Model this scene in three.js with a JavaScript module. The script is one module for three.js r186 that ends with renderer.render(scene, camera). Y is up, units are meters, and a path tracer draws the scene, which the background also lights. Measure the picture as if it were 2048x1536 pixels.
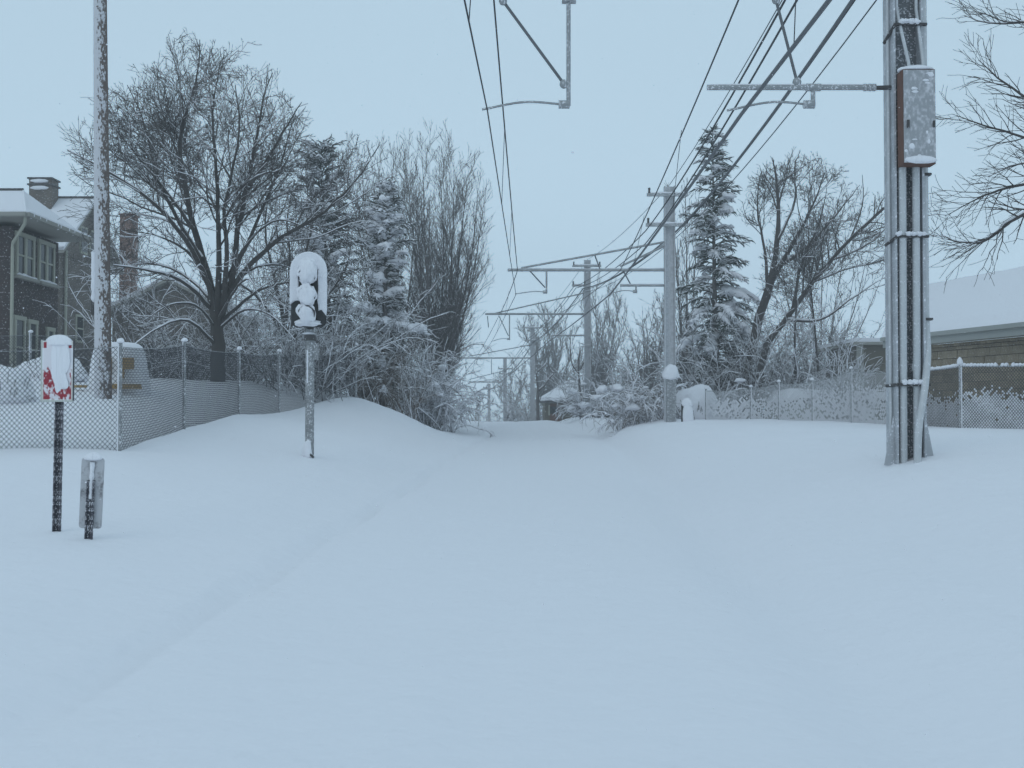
import * as THREE from 'three';
import { mergeGeometries, mergeVertices } from 'three/addons/utils/BufferGeometryUtils.js';
import { ImprovedNoise } from 'three/addons/math/ImprovedNoise.js';

// ------------------------------------------------------------------ camera, sky, sun, exposure
const F = 2190, EYE = 1.5, PITCH = Math.atan(54 / F);
const scene = new THREE.Scene();
const camera = new THREE.PerspectiveCamera(2 * Math.atan(768 / F) * 180 / Math.PI, 4 / 3, 0.05, 2000);
camera.position.set(0, EYE, 0);
camera.rotation.x = PITCH;
scene.add(camera);

const renderer = new THREE.WebGLRenderer({ antialias: true });
renderer.toneMapping = THREE.LinearToneMapping;
renderer.toneMappingExposure = 0.555;
renderer.shadowMap.enabled = true;

const SKY = [0.90, 1.22, 1.47];
{
  const W = 128, H = 64, data = new Float32Array(W * H * 4), N = new ImprovedNoise();
  for (let j = 0; j < H; j++) for (let i = 0; i < W; i++) {
    const az = (i + 0.5) / W * Math.PI * 2, el = ((j + 0.5) / H - 0.5) * Math.PI;
    const x = Math.cos(el) * Math.cos(az), y = Math.sin(el), z = Math.cos(el) * Math.sin(az);
    const f = 1 + 0.36 * Math.exp(-((el / 0.22) ** 2)) + 0.03 * N.noise(x * 1.6 + 3, y * 2.2, z * 1.6) + 0.015 * N.noise(x * 4, y * 6, z * 4);
    const k = (j * W + i) * 4;
    data[k] = SKY[0] * f; data[k + 1] = SKY[1] * f; data[k + 2] = SKY[2] * f; data[k + 3] = 1;
  }
  const t = new THREE.DataTexture(data, W, H, THREE.RGBAFormat, THREE.FloatType);
  t.mapping = THREE.EquirectangularReflectionMapping; t.magFilter = THREE.LinearFilter; t.minFilter = THREE.LinearFilter;
  t.wrapS = THREE.RepeatWrapping; t.needsUpdate = true;
  scene.background = t; scene.environment = t;
}
const sun = new THREE.DirectionalLight(new THREE.Color(1, 0.97, 0.92), 0.5);
sun.position.set(-30, 48, 22); sun.target.position.set(0, 0, -25);
sun.castShadow = true; sun.shadow.radius = 70; sun.shadow.mapSize.set(2048, 2048);
Object.assign(sun.shadow.camera, { left: -60, right: 60, top: 60, bottom: -60, near: 1, far: 160 });
scene.add(sun, sun.target);
scene.fog = new THREE.FogExp2(new THREE.Color(0.97, 0.98, 1.0), 0.0037);

// ------------------------------------------------------------------ helpers
const V = (x, y, z) => new THREE.Vector3(x, y, z);
function rng(seed) { let a = seed >>> 0; return () => { a = (a + 0x6D2B79F5) | 0; let t = Math.imul(a ^ (a >>> 15), 1 | a); t = (t + Math.imul(t ^ (t >>> 7), 61 | t)) ^ t; return ((t ^ (t >>> 14)) >>> 0) / 4294967296; }; }
const clamp = (x, a = 0, b = 1) => Math.min(b, Math.max(a, x));
const sstep = (a, b, x) => { const t = clamp((x - a) / (b - a)); return t * t * (3 - 2 * t); };
const IN = new ImprovedNoise();
const n3 = (x, y, z) => IN.noise(x, y, z);
// a point of the place, surveyed from the photograph: pixel (2048 wide) and distance ahead of the camera
const cp = Math.cos(PITCH), sp = Math.sin(PITCH);
function at(px, py, d) {
  const x = px - 1024, y = 768 - py, z = F;
  const yy = y * cp + z * sp, zz = z * cp - y * sp;
  return V(x * d / zz, EYE + yy * d / zz, -d);
}
const used = {};
function numbered(name) { const n = used[name] = (used[name] ?? -1) + 1; return n ? `${name}_${String(n).padStart(3, '0')}` : name; }
function thing(name, label, category, base, group, kind) {
  const g = new THREE.Group(); g.name = numbered(name); g.position.copy(base); scene.add(g);
  g.userData = { label, category }; if (group) g.userData.group = group; if (kind) g.userData.kind = kind;
  return g;
}
function tagMesh(geo, mat, name, label, category, base, group, kind) {
  geo.translate(-base.x, -base.y, -base.z);
  const m = new THREE.Mesh(geo, mat); m.name = numbered(name); m.position.copy(base); scene.add(m);
  m.userData = { label }; if (category) m.userData.category = category; if (group) m.userData.group = group; if (kind) m.userData.kind = kind;
  return m;
}
function plain(g) {
  let o = g.index ? g.toNonIndexed() : g;
  for (const k of Object.keys(o.attributes)) if (!['position', 'normal', 'uv'].includes(k)) o.deleteAttribute(k);
  if (!o.attributes.normal) o.computeVertexNormals();
  if (!o.attributes.uv) o.setAttribute('uv', new THREE.BufferAttribute(new Float32Array(o.attributes.position.count * 2), 2));
  return o;
}
const worldOf = (o) => { const p = V(0, 0, 0); for (let q = o; q && q !== scene; q = q.parent) p.add(q.position); return p; };
// geometry is given in world coordinates; it becomes one mesh under its thing
function part(parent, name, geos, mat, label) {
  geos = Array.isArray(geos) ? geos : [geos];
  const g = geos.length > 1 ? mergeGeometries(geos.map(plain)) : geos[0];
  const w = worldOf(parent); g.translate(-w.x, -w.y, -w.z);
  const m = new THREE.Mesh(g, mat); m.name = name; if (label) m.userData.label = label;
  parent.add(m); return m;
}
function box(cx, cy, cz, sx, sy, sz, ry = 0, rx = 0, rz = 0) {
  const g = new THREE.BoxGeometry(sx, sy, sz);
  const p = g.attributes.position, nn = g.attributes.normal, uv = g.attributes.uv;
  for (let i = 0; i < p.count; i++) {
    const ax = Math.abs(nn.getX(i)), ay = Math.abs(nn.getY(i));
    if (ax > 0.5) uv.setXY(i, p.getZ(i), p.getY(i)); else if (ay > 0.5) uv.setXY(i, p.getX(i), p.getZ(i)); else uv.setXY(i, p.getX(i), p.getY(i));
  }
  if (rx) g.rotateX(rx); if (rz) g.rotateZ(rz); if (ry) g.rotateY(ry);
  g.translate(cx, cy, cz); return g;
}
// geometry collector
class GB {
  constructor() { this.p = []; this.n = []; this.u = []; this.i = []; }
  get tris() { return this.i.length / 3; }
  v(x, y, z, nx, ny, nz, u, w) { this.p.push(x, y, z); this.n.push(nx, ny, nz); this.u.push(u, w); return this.p.length / 3 - 1; }
  tube(pts, rads, sides = 4, cap = false, flat = 1) {
    const m = pts.length; if (m < 2) return;
    let tx, ty, tz, ux, uy, uz, len = 0, first = this.p.length / 3;
    for (let k = 0; k < m; k++) {
      const a = pts[Math.max(0, k - 1)], b = pts[Math.min(m - 1, k + 1)];
      tx = b.x - a.x; ty = b.y - a.y; tz = b.z - a.z; let l = Math.hypot(tx, ty, tz) || 1; tx /= l; ty /= l; tz /= l;
      if (k === 0) { if (Math.abs(ty) < 0.9) { ux = -tx * ty; uy = 1 - ty * ty; uz = -tz * ty; } else { ux = 1 - tx * tx; uy = -tx * ty; uz = -tx * tz; } }
      else { const dt = ux * tx + uy * ty + uz * tz; ux -= dt * tx; uy -= dt * ty; uz -= dt * tz; len += Math.hypot(pts[k].x - pts[k - 1].x, pts[k].y - pts[k - 1].y, pts[k].z - pts[k - 1].z); }
      l = Math.hypot(ux, uy, uz) || 1; ux /= l; uy /= l; uz /= l;
      const vx = ty * uz - tz * uy, vy = tz * ux - tx * uz, vz = tx * uy - ty * ux, r = rads[k] ?? rads[0];
      for (let s = 0; s <= sides; s++) {
        const t = s / sides * Math.PI * 2, c = Math.cos(t), d = Math.sin(t);
        const nx = ux * c + vx * d, ny = uy * c + vy * d, nz = uz * c + vz * d;
        this.v(pts[k].x + nx * r, pts[k].y + ny * r * flat, pts[k].z + nz * r, nx, ny, nz, t * Math.max(r, 0.004), len);
      }
    }
    const w = sides + 1;
    for (let k = 0; k < m - 1; k++) for (let s = 0; s < sides; s++) {
      const a = first + k * w + s, b = a + w;
      this.i.push(a, a + 1, b, a + 1, b + 1, b);
    }
    if (cap) for (const [k, sgn] of [[0, -1], [m - 1, 1]]) {
      const q = pts[k], o = pts[k ? m - 2 : 1]; let dx = q.x - o.x, dy = q.y - o.y, dz = q.z - o.z; const l = Math.hypot(dx, dy, dz) || 1; dx /= l; dy /= l; dz /= l;
      const c = this.v(q.x, q.y, q.z, dx, dy, dz, 0, 0), ring = [];
      for (let s = 0; s < sides; s++) { const a = (first + k * w + s) * 3; ring.push(this.v(this.p[a], this.p[a + 1], this.p[a + 2], dx, dy, dz, 0, 0)); }
      for (let s = 0; s < sides; s++) { const a = ring[s], b = ring[(s + 1) % sides]; if (sgn > 0) this.i.push(c, a, b); else this.i.push(c, b, a); }
    }
  }
  blob(c, rx, ry, rz, seed, amp = 0.22, fine = false, flatBottom = 0.5) {
    const B = fine ? ICO3 : ICO2, first = this.p.length / 3, P = B.attributes.position;
    const q = [];
    for (let i = 0; i < P.count; i++) {
      const x = P.getX(i), y = P.getY(i), z = P.getZ(i);
      const f = 1 + amp * n3(x * 1.3 + seed * 3.1, y * 1.3 + seed * 1.7, z * 1.3) + amp * 0.5 * n3(x * 3 + seed, y * 3, z * 3 + seed);
      q.push(x * f * rx, (y < 0 ? y * flatBottom : y) * f * ry, z * f * rz);
    }
    const nn = new Float32Array(q.length), I = B.index;
    for (let t = 0; t < I.count; t += 3) {
      const a = I.getX(t) * 3, b = I.getX(t + 1) * 3, d = I.getX(t + 2) * 3;
      const ax = q[b] - q[a], ay = q[b + 1] - q[a + 1], az = q[b + 2] - q[a + 2], bx = q[d] - q[a], by = q[d + 1] - q[a + 1], bz = q[d + 2] - q[a + 2];
      const nx = ay * bz - az * by, ny = az * bx - ax * bz, nz = ax * by - ay * bx;
      for (const k of [a, b, d]) { nn[k] += nx; nn[k + 1] += ny; nn[k + 2] += nz; }
      this.i.push(first + a / 3, first + b / 3, first + d / 3);
    }
    for (let k = 0; k < q.length; k += 3) {
      const l = Math.hypot(nn[k], nn[k + 1], nn[k + 2]) || 1;
      this.v(c.x + q[k], c.y + q[k + 1], c.z + q[k + 2], nn[k] / l, nn[k + 1] / l, nn[k + 2] / l, q[k], q[k + 2]);
    }
  }
  quad(a, b, c, d) {
    const n = b.clone().sub(a).cross(d.clone().sub(a)).normalize(), L = a.distanceTo(b), H = a.distanceTo(d);
    const k = this.v(a.x, a.y, a.z, n.x, n.y, n.z, 0, 0); this.v(b.x, b.y, b.z, n.x, n.y, n.z, L, 0); this.v(c.x, c.y, c.z, n.x, n.y, n.z, L, H); this.v(d.x, d.y, d.z, n.x, n.y, n.z, 0, H);
    this.i.push(k, k + 1, k + 2, k, k + 2, k + 3);
  }
  build() {
    const g = new THREE.BufferGeometry();
    g.setAttribute('position', new THREE.Float32BufferAttribute(this.p, 3));
    g.setAttribute('normal', new THREE.Float32BufferAttribute(this.n, 3));
    g.setAttribute('uv', new THREE.Float32BufferAttribute(this.u, 2));
    g.setIndex(this.i); return g;
  }
}
const strip = (g) => { g.deleteAttribute('normal'); g.deleteAttribute('uv'); return mergeVertices(g, 1e-4); };
const ICO2 = strip(new THREE.IcosahedronGeometry(1, 1)), ICO3 = strip(new THREE.IcosahedronGeometry(1, 3));
const tube = (pts, r, sides = 8, cap = true) => { const b = new GB(); b.tube(pts, Array.isArray(r) ? r : pts.map(() => r), sides, cap); return b.build(); };
const blob = (c, rx, ry, rz, seed, amp, flatBottom) => { const b = new GB(); b.blob(c, rx, ry, rz, seed, amp, true, flatBottom); return b.build(); };
function smooth(pts, n) { return new THREE.CatmullRomCurve3(pts, false, 'centripetal').getPoints(n); }
function prism(shapePts, depth, bevel = 0) {
  const s = new THREE.Shape(shapePts.map(([x, y]) => new THREE.Vector2(x, y)));
  return new THREE.ExtrudeGeometry(s, { depth, bevelEnabled: bevel > 0, bevelThickness: bevel, bevelSize: bevel, bevelSegments: 2, curveSegments: 12 });
}

// ------------------------------------------------------------------ textures
function vnoise(W, period, seed) {
  const R = rng(seed), g = new Float32Array(period * period).map(() => R());
  return (x, y) => { const fx = x / W * period, fy = y / W * period, i = Math.floor(fx), j = Math.floor(fy); let a = fx - i, b = fy - j; a = a * a * (3 - 2 * a); b = b * b * (3 - 2 * b);
    const q = (m, n) => g[((n % period) + period) % period * period + ((m % period) + period) % period];
    return (q(i, j) * (1 - a) + q(i + 1, j) * a) * (1 - b) + (q(i, j + 1) * (1 - a) + q(i + 1, j + 1) * a) * b; };
}
function fbm(W, base, oct, seed) { const L = []; for (let o = 0; o < oct; o++) L.push(vnoise(W, base << o, seed + o * 7)); return (x, y) => { let s = 0, a = 0.5, t = 0; for (const f of L) { s += f(x, y) * a; t += a; a *= 0.5; } return s / t; }; }
const toS = (c) => Math.round(255 * (c <= 0.0031308 ? c * 12.92 : 1.055 * Math.pow(c, 1 / 2.4) - 0.055));
function tex(W, fn, rep = 1, repY = rep, colour = true) {
  const d = new Uint8Array(W * W * 4);
  for (let y = 0; y < W; y++) for (let x = 0; x < W; x++) { const c = fn(x, y), k = (y * W + x) * 4; for (let i = 0; i < 3; i++) d[k + i] = colour ? toS(clamp(c[i])) : Math.round(255 * clamp(c[i])); d[k + 3] = 255; }
  const t = new THREE.DataTexture(d, W, W, THREE.RGBAFormat); t.wrapS = t.wrapT = THREE.RepeatWrapping; t.magFilter = THREE.LinearFilter; t.minFilter = THREE.LinearMipmapLinearFilter; t.generateMipmaps = true;
  if (colour) t.colorSpace = THREE.SRGBColorSpace; t.repeat.set(rep, repY); t.needsUpdate = true; return t;
}
const mix3 = (a, b, t) => a.map((x, i) => x + (b[i] - x) * t);
const SNOW = [0.82, 0.815, 0.85];
const f1 = fbm(256, 4, 6, 11), f2 = fbm(256, 8, 5, 29), f3 = fbm(256, 16, 4, 47), f4 = fbm(256, 32, 3, 61);

const M = {};
const std = (o) => new THREE.MeshStandardMaterial(o);
const lin = (r, g, b) => new THREE.Color().setRGB(r, g, b);
const snowBump = tex(256, (x, y) => { const v = 0.6 * f1(x, y) + 0.4 * f3(x, y); return [v, v, v]; }, 0.55, 0.55, false);
const lumpBump = tex(256, (x, y) => { const v = 0.5 * f2(x, y) + 0.5 * f4(x, y); return [v, v, v]; }, 2.2, 2.2, false);
M.ground = std({ color: lin(...SNOW), roughness: 0.92, bumpMap: snowBump, bumpScale: 0.025 });
M.snow = std({ color: lin(...SNOW), roughness: 0.95, bumpMap: lumpBump, bumpScale: 0.02 });
M.treeSnow = std({ color: lin(...SNOW), roughness: 0.95 });
M.bark = std({ color: lin(0.052, 0.046, 0.042), roughness: 0.95 });
M.barkGrey = std({ color: lin(0.125, 0.114, 0.112), roughness: 0.95 });
M.barkBrown = std({ color: lin(0.155, 0.122, 0.10), roughness: 0.95 });
M.twig = std({ color: lin(0.082, 0.073, 0.07), roughness: 0.95 });
M.needle = std({ color: lin(0.040, 0.058, 0.046), roughness: 0.9 });
M.needleDark = std({ color: lin(0.042, 0.055, 0.046), roughness: 0.9 });
M.wire = std({ color: lin(0.045, 0.048, 0.055), roughness: 0.7, metalness: 0.2 });
M.wireGrey = std({ color: lin(0.13, 0.135, 0.145), roughness: 0.75 });
// bare metal with wind-blown flakes stuck to it
const steelMap = (base, cover, seed) => { const a = fbm(256, 32, 3, seed), b = fbm(256, 4, 4, seed + 3); return tex(256, (x, y) => { const g = 0.86 + 0.28 * b(x, y); const s = sstep(1 - cover - 0.05, 1 - cover + 0.07, a(x, y) * 0.8 + b(x, y) * 0.2); return mix3(base.map((c) => c * g), SNOW, s * 0.8); }, 1.9); };
M.steel = std({ map: steelMap([0.42, 0.43, 0.45], 0.34, 101), roughness: 0.62, metalness: 0.25 });
M.steelWebShaded = std({ map: steelMap([0.15, 0.155, 0.165], 0.37, 131), roughness: 0.7, metalness: 0.15 });  // darker copy of the flange steel: shade of the recessed web painted in
M.steelHazed = std({ map: steelMap([0.50, 0.505, 0.52], 0.36, 111), roughness: 0.75, metalness: 0.1 });  // paler steel for far masts: haze put into the colour, plus plastered frost
M.barkHazeFrost = std({ color: lin(0.25, 0.24, 0.245), roughness: 0.95 });  // distant trees only: frost and the paleness of haze mixed into the bark colour
M.conduit = std({ map: steelMap([0.52, 0.53, 0.54], 0.34, 151), roughness: 0.55, metalness: 0.25 });
M.pipe = std({ map: steelMap([0.30, 0.31, 0.32], 0.38, 171), roughness: 0.6, metalness: 0.2 });
M.iron = std({ map: steelMap([0.06, 0.056, 0.056], 0.30, 191), roughness: 0.8 });
M.black = std({ color: lin(0.018, 0.018, 0.02), roughness: 0.6 });
M.darkPost = std({ map: (() => { const a = fbm(256, 32, 3, 211), b = fbm(256, 8, 3, 217); return tex(256, (x, y) => { const s = sstep(0.54, 0.66, a(x, y) * 0.75 + b(x, y) * 0.25); return mix3([0.045, 0.043, 0.055], SNOW.map((c) => c * 0.9), s); }, 5, 2.5); })(), roughness: 0.8 });
M.galv = std({ map: steelMap([0.24, 0.245, 0.25], 0.39, 231), roughness: 0.6, metalness: 0.2 });
M.boxGrey = std({ map: (() => { const a = fbm(256, 16, 4, 251), b = fbm(256, 3, 3, 257); return tex(256, (x, y) => { const v = a(x, y) * 0.6 + b(x, y) * 0.4; const s = sstep(0.36, 0.72, v); return mix3([0.33, 0.335, 0.35], SNOW.map((c) => c * 0.74), s); }, 2.4, 1.6); })(), roughness: 0.85 });
M.rust = std({ map: tex(256, (x, y) => mix3([0.16, 0.075, 0.05], [0.10, 0.055, 0.045], f2(x, y)), 2), roughness: 0.9 });
M.mesh = std({ color: lin(0.06, 0.063, 0.07), roughness: 0.6, metalness: 0.3 });
M.meshSnow = std({ color: lin(0.55, 0.555, 0.57), roughness: 0.9 });
const brick = (a, b, mortar, sx, sy, seed) => { const R = rng(seed), tone = new Float32Array(64 * 64).map(() => R()); return tex(256, (x, y) => { const row = Math.floor(y / 16), xx = (x + (row % 2) * 16) % 256, col = Math.floor(xx / 32); const m = y % 16 < 3 || xx % 32 < 3; const t = tone[row * 64 + col]; const s = sstep(0.70, 0.76, f4(x, y)); return mix3(m ? mortar : mix3(a, b, t), SNOW, s * 0.5); }, sx, sy); };
M.brickDark = std({ map: brick([0.060, 0.036, 0.032], [0.034, 0.024, 0.024], [0.06, 0.052, 0.05], 0.6, 0.84, 5), roughness: 0.92 });
M.brickTan = std({ map: brick([0.15, 0.12, 0.095], [0.10, 0.082, 0.07], [0.14, 0.13, 0.12], 0.6, 0.84, 6), roughness: 0.92 });
M.brickRed = std({ map: brick([0.20, 0.10, 0.07], [0.14, 0.075, 0.06], [0.18, 0.14, 0.12], 0.6, 0.84, 7), roughness: 0.92 });
M.trim = std({ color: lin(0.40, 0.40, 0.33), roughness: 0.7 });
M.trimGrey = std({ color: lin(0.30, 0.29, 0.26), roughness: 0.75 });
M.gutter = std({ map: tex(256, (x, y) => { const v = 0.9 + 0.2 * f1(x, y); return [0.34 * v, 0.35 * v, 0.33 * v]; }, 0.7), roughness: 0.6 });
M.glass = new THREE.MeshPhysicalMaterial({ color: lin(0.03, 0.035, 0.04), roughness: 0.08, metalness: 0, specularIntensity: 1 });
M.blind = std({ color: lin(0.42, 0.41, 0.36), roughness: 0.8 });
M.wood = std({ map: tex(256, (x, y) => { const v = 0.8 + 0.4 * f2(x * 0.3, y * 3); return [0.36 * v, 0.235 * v, 0.10 * v]; }, 1.4), roughness: 0.85 });
const stone = (k, seed) => { const a = fbm(128, 8, 4, seed); return std({ map: tex(128, (x, y) => { const v = 0.75 + 0.5 * a(x, y), s = sstep(0.72, 0.78, f4(x * 2 + seed * 13, y * 2)); return mix3([0.31 * v * k, 0.255 * v * k, 0.185 * v * k], SNOW, s * 0.6); }, 1.6), roughness: 0.95 }); };
M.blocks = [stone(0.82, 71), stone(1, 72), stone(1.14, 73), stone(0.92, 74)];
M.mortar = std({ color: lin(0.06, 0.054, 0.046), roughness: 0.95 });
M.brownWall = std({ color: lin(0.13, 0.115, 0.09), roughness: 0.95 });

// ------------------------------------------------------------------ the ground: snow over the track bed, banks and yards
const bend = (() => { const t = [[-40, 0], [40, 0], [57, -1.1], [79, -3.3], [101, -5.7], [123, -8.1], [200, -19], [420, -60]]; return (d) => { for (let k = 1; k < t.length; k++) if (d <= t[k][0]) { const [a, p] = t[k - 1], [b, q] = t[k]; return p + (q - p) * (d - a) / (b - a); } return -60; }; })();
const GX = [-80, -20, -10, -7.6, -6.2, -4.6, -3.5, -2.3, -1, 0.5, 1.6, 2.6, 3.8, 4.9, 6.5, 9, 14, 30, 80];
const GD = [
  [-30, .6, .5, .42, .4, .38, .3, .2, .08, 0, 0, 0, 0, .08, .2, .35, .5, .6, .8, 1],
  [2, .8, .6, .5, .45, .4, .3, .2, .08, 0, 0, 0, -.02, .1, .25, .4, .55, .65, .8, 1],
  [6, 1.2, .9, .66, .55, .47, .3, .22, .07, 0, 0, 0, -.03, .14, .4, .52, .6, .7, .9, 1],
  [10.3, 1.4, 1.1, .72, .62, .52, .32, .30, .09, .02, .02, .01, .0, .22, .66, .78, .84, .9, 1, 1],
  [13.9, 1.6, 1.3, .85, .78, .68, .5, .42, .12, .05, .05, .05, .06, .34, .97, 1.0, 1.0, 1.0, 1.1, 1.2],
  [17.2, 1.8, 1.6, .98, .93, .89, .65, .52, .18, .08, .08, .1, .12, .42, .98, 1.03, 1.06, 1.06, 1.1, 1.2],
  [20.6, 2.0, 1.95, 1.75, 1.5, 1.16, .85, .68, .26, .12, .11, .13, .2, .52, 1.0, 1.06, 1.1, 1.1, 1.2, 1.2],
  [24, 2.3, 2.2, 2.1, 1.9, 1.26, 1.0, .82, .38, .24, .23, .24, .3, .58, 1.04, 1.08, 1.1, 1.1, 1.2, 1.2],
  [28.4, 2.5, 2.4, 2.35, 2.25, 1.38, 1.22, .97, .50, .34, .33, .35, .44, .70, 1.1, 1.12, 1.12, 1.12, 1.2, 1.2],
  [34.5, 2.5, 2.5, 2.45, 2.4, 2.25, 1.92, 1.45, .74, .50, .48, .50, .60, .84, 1.22, 1.26, 1.22, 1.2, 1.2, 1.2],
  [40, 2.5, 2.5, 2.3, 1.95, 1.6, 1.25, 1.0, .70, .58, .57, .60, .72, .94, 1.2, 1.24, 1.2, 1.2, 1.2, 1.2],
  [50, 2.4, 2.4, 2.1, 1.7, 1.45, 1.2, 1.05, .86, .80, .79, .82, .88, .99, 1.14, 1.2, 1.2, 1.2, 1.2, 1.2],
  [62, 2, 2, 1.8, 1.4, 1.2, 1.0, .95, .92, .91, .91, .92, .94, 1.0, 1.06, 1.15, 1.2, 1.2, 1.2, 1.2],
  [75, 1.5, 1.4, 1.2, .9, .7, .5, .42, .36, .33, .34, .36, .4, .48, .55, .62, .75, .9, 1, 1],
  [101, .6, .5, .2, -.4, -.8, -1.2, -1.25, -1.3, -1.3, -1.3, -1.3, -1.25, -1.2, -1.1, -1, -.8, -.5, 0, 0],
  [140, -.5, -.8, -1.5, -2.4, -2.8, -3, -3, -3, -3, -3, -3, -3, -2.9, -2.8, -2.6, -2.4, -2, -1, -.5],
  [260, -2, -3, -4, -5, -5, -5, -5, -5, -5, -5, -5, -5, -5, -5, -5, -5, -4, -3, -2],
];
const HX0 = -80, HD0 = -30, HS = 0.4, HNX = 401, HND = 726;
const HM = (() => {
  const h = new Float32Array(HNX * HND);
  for (let j = 0; j < HND; j++) {
    const d = HD0 + j * HS; let r = 1; while (r < GD.length - 1 && GD[r][0] < d) r++;
    const A = GD[r - 1], B = GD[r], t = clamp((d - A[0]) / (B[0] - A[0])), c = bend(d);
    let k = 1;
    for (let i = 0; i < HNX; i++) {
      const x = clamp(HX0 + i * HS - c, -80, 80); k = 1; while (k < GX.length - 1 && GX[k] < x) k++;
      const s = clamp((x - GX[k - 1]) / (GX[k] - GX[k - 1]));
      const a = A[k] + (A[k + 1] - A[k]) * s, b = B[k] + (B[k + 1] - B[k]) * s; h[j * HNX + i] = a + (b - a) * t;
    }
  }
  const o = new Float32Array(h.length);
  for (let pass = 0; pass < 2; pass++) {
    for (let j = 0; j < HND; j++) for (let i = 0; i < HNX; i++) { const q = (k) => h[j * HNX + clamp(k, 0, HNX - 1)]; o[j * HNX + i] = (q(i - 1) + 2 * q(i) + q(i + 1)) / 4; }
    for (let j = 0; j < HND; j++) for (let i = 0; i < HNX; i++) { const q = (k) => o[clamp(k, 0, HND - 1) * HNX + i]; h[j * HNX + i] = (q(j - 2) + 2 * q(j - 1) + 3 * q(j) + 2 * q(j + 1) + q(j + 2)) / 9; }
  }
  return h;
})();
const lineX = (t, d) => { for (let k = 1; k < t.length; k++) if (d <= t[k][0]) { const s = clamp((d - t[k - 1][0]) / (t[k][0] - t[k - 1][0])); return t[k - 1][1] + (t[k][1] - t[k - 1][1]) * s; } return t[t.length - 1][1]; };
const RUT_L = [[0, -2.4], [4.85, -2.22], [6.6, -2.18], [10.6, -2.05], [17.6, -1.8], [27, -1.45], [41, -0.8], [70, -2]];
const RUT_M = [[0, -0.3], [4.85, -0.2], [7.7, -0.08], [14, 0.17], [36, 0.95], [70, 0]];
const SWALE = [[0, 1.7], [5.7, 1.95], [14, 2.45], [30, 3.0], [70, 2.5]];
function groundY(x, z) {
  const d = -z; const fx = clamp((x - HX0) / HS, 0, HNX - 1.001), fy = clamp((d - HD0) / HS, 0, HND - 1.001), i = Math.floor(fx), j = Math.floor(fy);
  let a = fx - i, b = fy - j; a = a * a * (3 - 2 * a) * 0.5 + a * 0.5; b = b * b * (3 - 2 * b) * 0.5 + b * 0.5;
  const k = j * HNX + i; let h = (HM[k] * (1 - a) + HM[k + 1] * a) * (1 - b) + (HM[k + HNX] * (1 - a) + HM[k + HNX + 1] * a) * b;
  if (d < 75) {
    const wob = 0.05 * n3(d * 0.35, 1.7, 4), l = x - lineX(RUT_L, d) - wob, m = x - lineX(RUT_M, d) + wob, s = x - lineX(SWALE, d) - wob * 2, q = 0.7 + 0.6 * n3(d * 0.5, 9, 2);
    h += -0.085 * Math.exp(-((l / 0.075) ** 2)) * q + 0.02 * Math.exp(-(((l + 0.22) / 0.16) ** 2)) + 0.025 * sstep(0.02, 0.5, -l) - 0.03 * Math.exp(-((m / 0.13) ** 2)) * q;
    h += -0.13 * Math.exp(-((s / 0.42) ** 2)) + 0.06 * Math.exp(-(((s - 1.0) / 0.5) ** 2));
  }
  const side = sstep(1.5, 5, Math.abs(x - bend(d)));
  h += (0.03 + 0.06 * side) * n3(x * 0.35 + 7, 3, z * 0.22) + (0.012 + 0.02 * side) * n3(x * 1.1, 8, z * 0.6) + 0.006 * n3(x * 3.1, 2, z * 1.3);
  return h;
}
{
  const xs = [], ds = [];
  for (let x = 0, s = 0.09; x < 62; x += s) { xs.push(x); s = x < 7 ? 0.12 : x < 14 ? 0.25 : x < 40 ? 0.8 : 4; }
  const X = [...xs.slice(1).map((x) => -x).reverse(), ...xs];
  for (let d = -16; d < 168;) { ds.push(d); d += d < 2 ? 1.5 : d < 22 ? 0.16 : d < 46 ? 0.35 : d < 80 ? 0.5 : d < 150 ? 2.5 : 15; }
  const g = new GB();
  for (const d of ds) for (const x of X) g.v(x, groundY(x, -d), -d, 0, 1, 0, x, -d);
  const w = X.length;
  for (let j = 0; j < ds.length - 1; j++) for (let i = 0; i < w - 1; i++) { const a = j * w + i, b = a + w; g.i.push(a, a + 1, b, a + 1, b + 1, b); }
  const geo = g.build(); geo.computeVertexNormals();
  const m = new THREE.Mesh(geo, M.ground); m.name = 'snow_ground'; m.userData = { kind: 'structure', label: 'deep wind-smoothed snow covering the track bed, banks and yards' }; scene.add(m);
  console.log('ground', geo.index.count / 3);
}
const onGround = (x, z, dy = 0) => V(x, groundY(x, z) + dy, z);
const atGround = (px, d, dy = 0) => { const p = at(px, 800, d); return onGround(p.x, p.z, dy); };

// ------------------------------------------------------------------ the catenary masts
function hbeam(cx, cz, y0, y1, w = 0.34, dp = 0.36, t = 0.028) {
  const h = y1 - y0, my = (y0 + y1) / 2;
  return { flanges: [box(cx - w / 2, my, cz, t, h, dp), box(cx + w / 2, my, cz, t, h, dp)], web: [box(cx, my, cz, w - t - 0.004, h - 0.004, 0.02)] };
}
const snowRidge = (a, b, r, seed) => { const pts = []; const n = Math.max(4, Math.ceil(a.distanceTo(b) / 0.12)); for (let k = 0; k <= n; k++) { const p = a.clone().lerp(b, k / n); p.y += r * 0.35 * n3(k * 0.7, seed, 0); pts.push(p); } const g = new GB(); g.tube(pts, pts.map((_, k) => (k === 0 || k === n) ? r * 0.3 : r * (0.8 + 0.4 * n3(k * 0.5, seed, 3))), 6, true); return g.build(); };
function insulator(c, r = 0.06, h = 0.22) { const pr = []; for (let k = 0; k <= 8; k++) pr.push(new THREE.Vector2(k % 2 ? r : r * 0.5, k / 8 * h)); const g = new THREE.LatheGeometry([new THREE.Vector2(0.001, 0), ...pr, new THREE.Vector2(0.001, h)], 10); g.translate(c.x, c.y, c.z); return g; }
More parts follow.
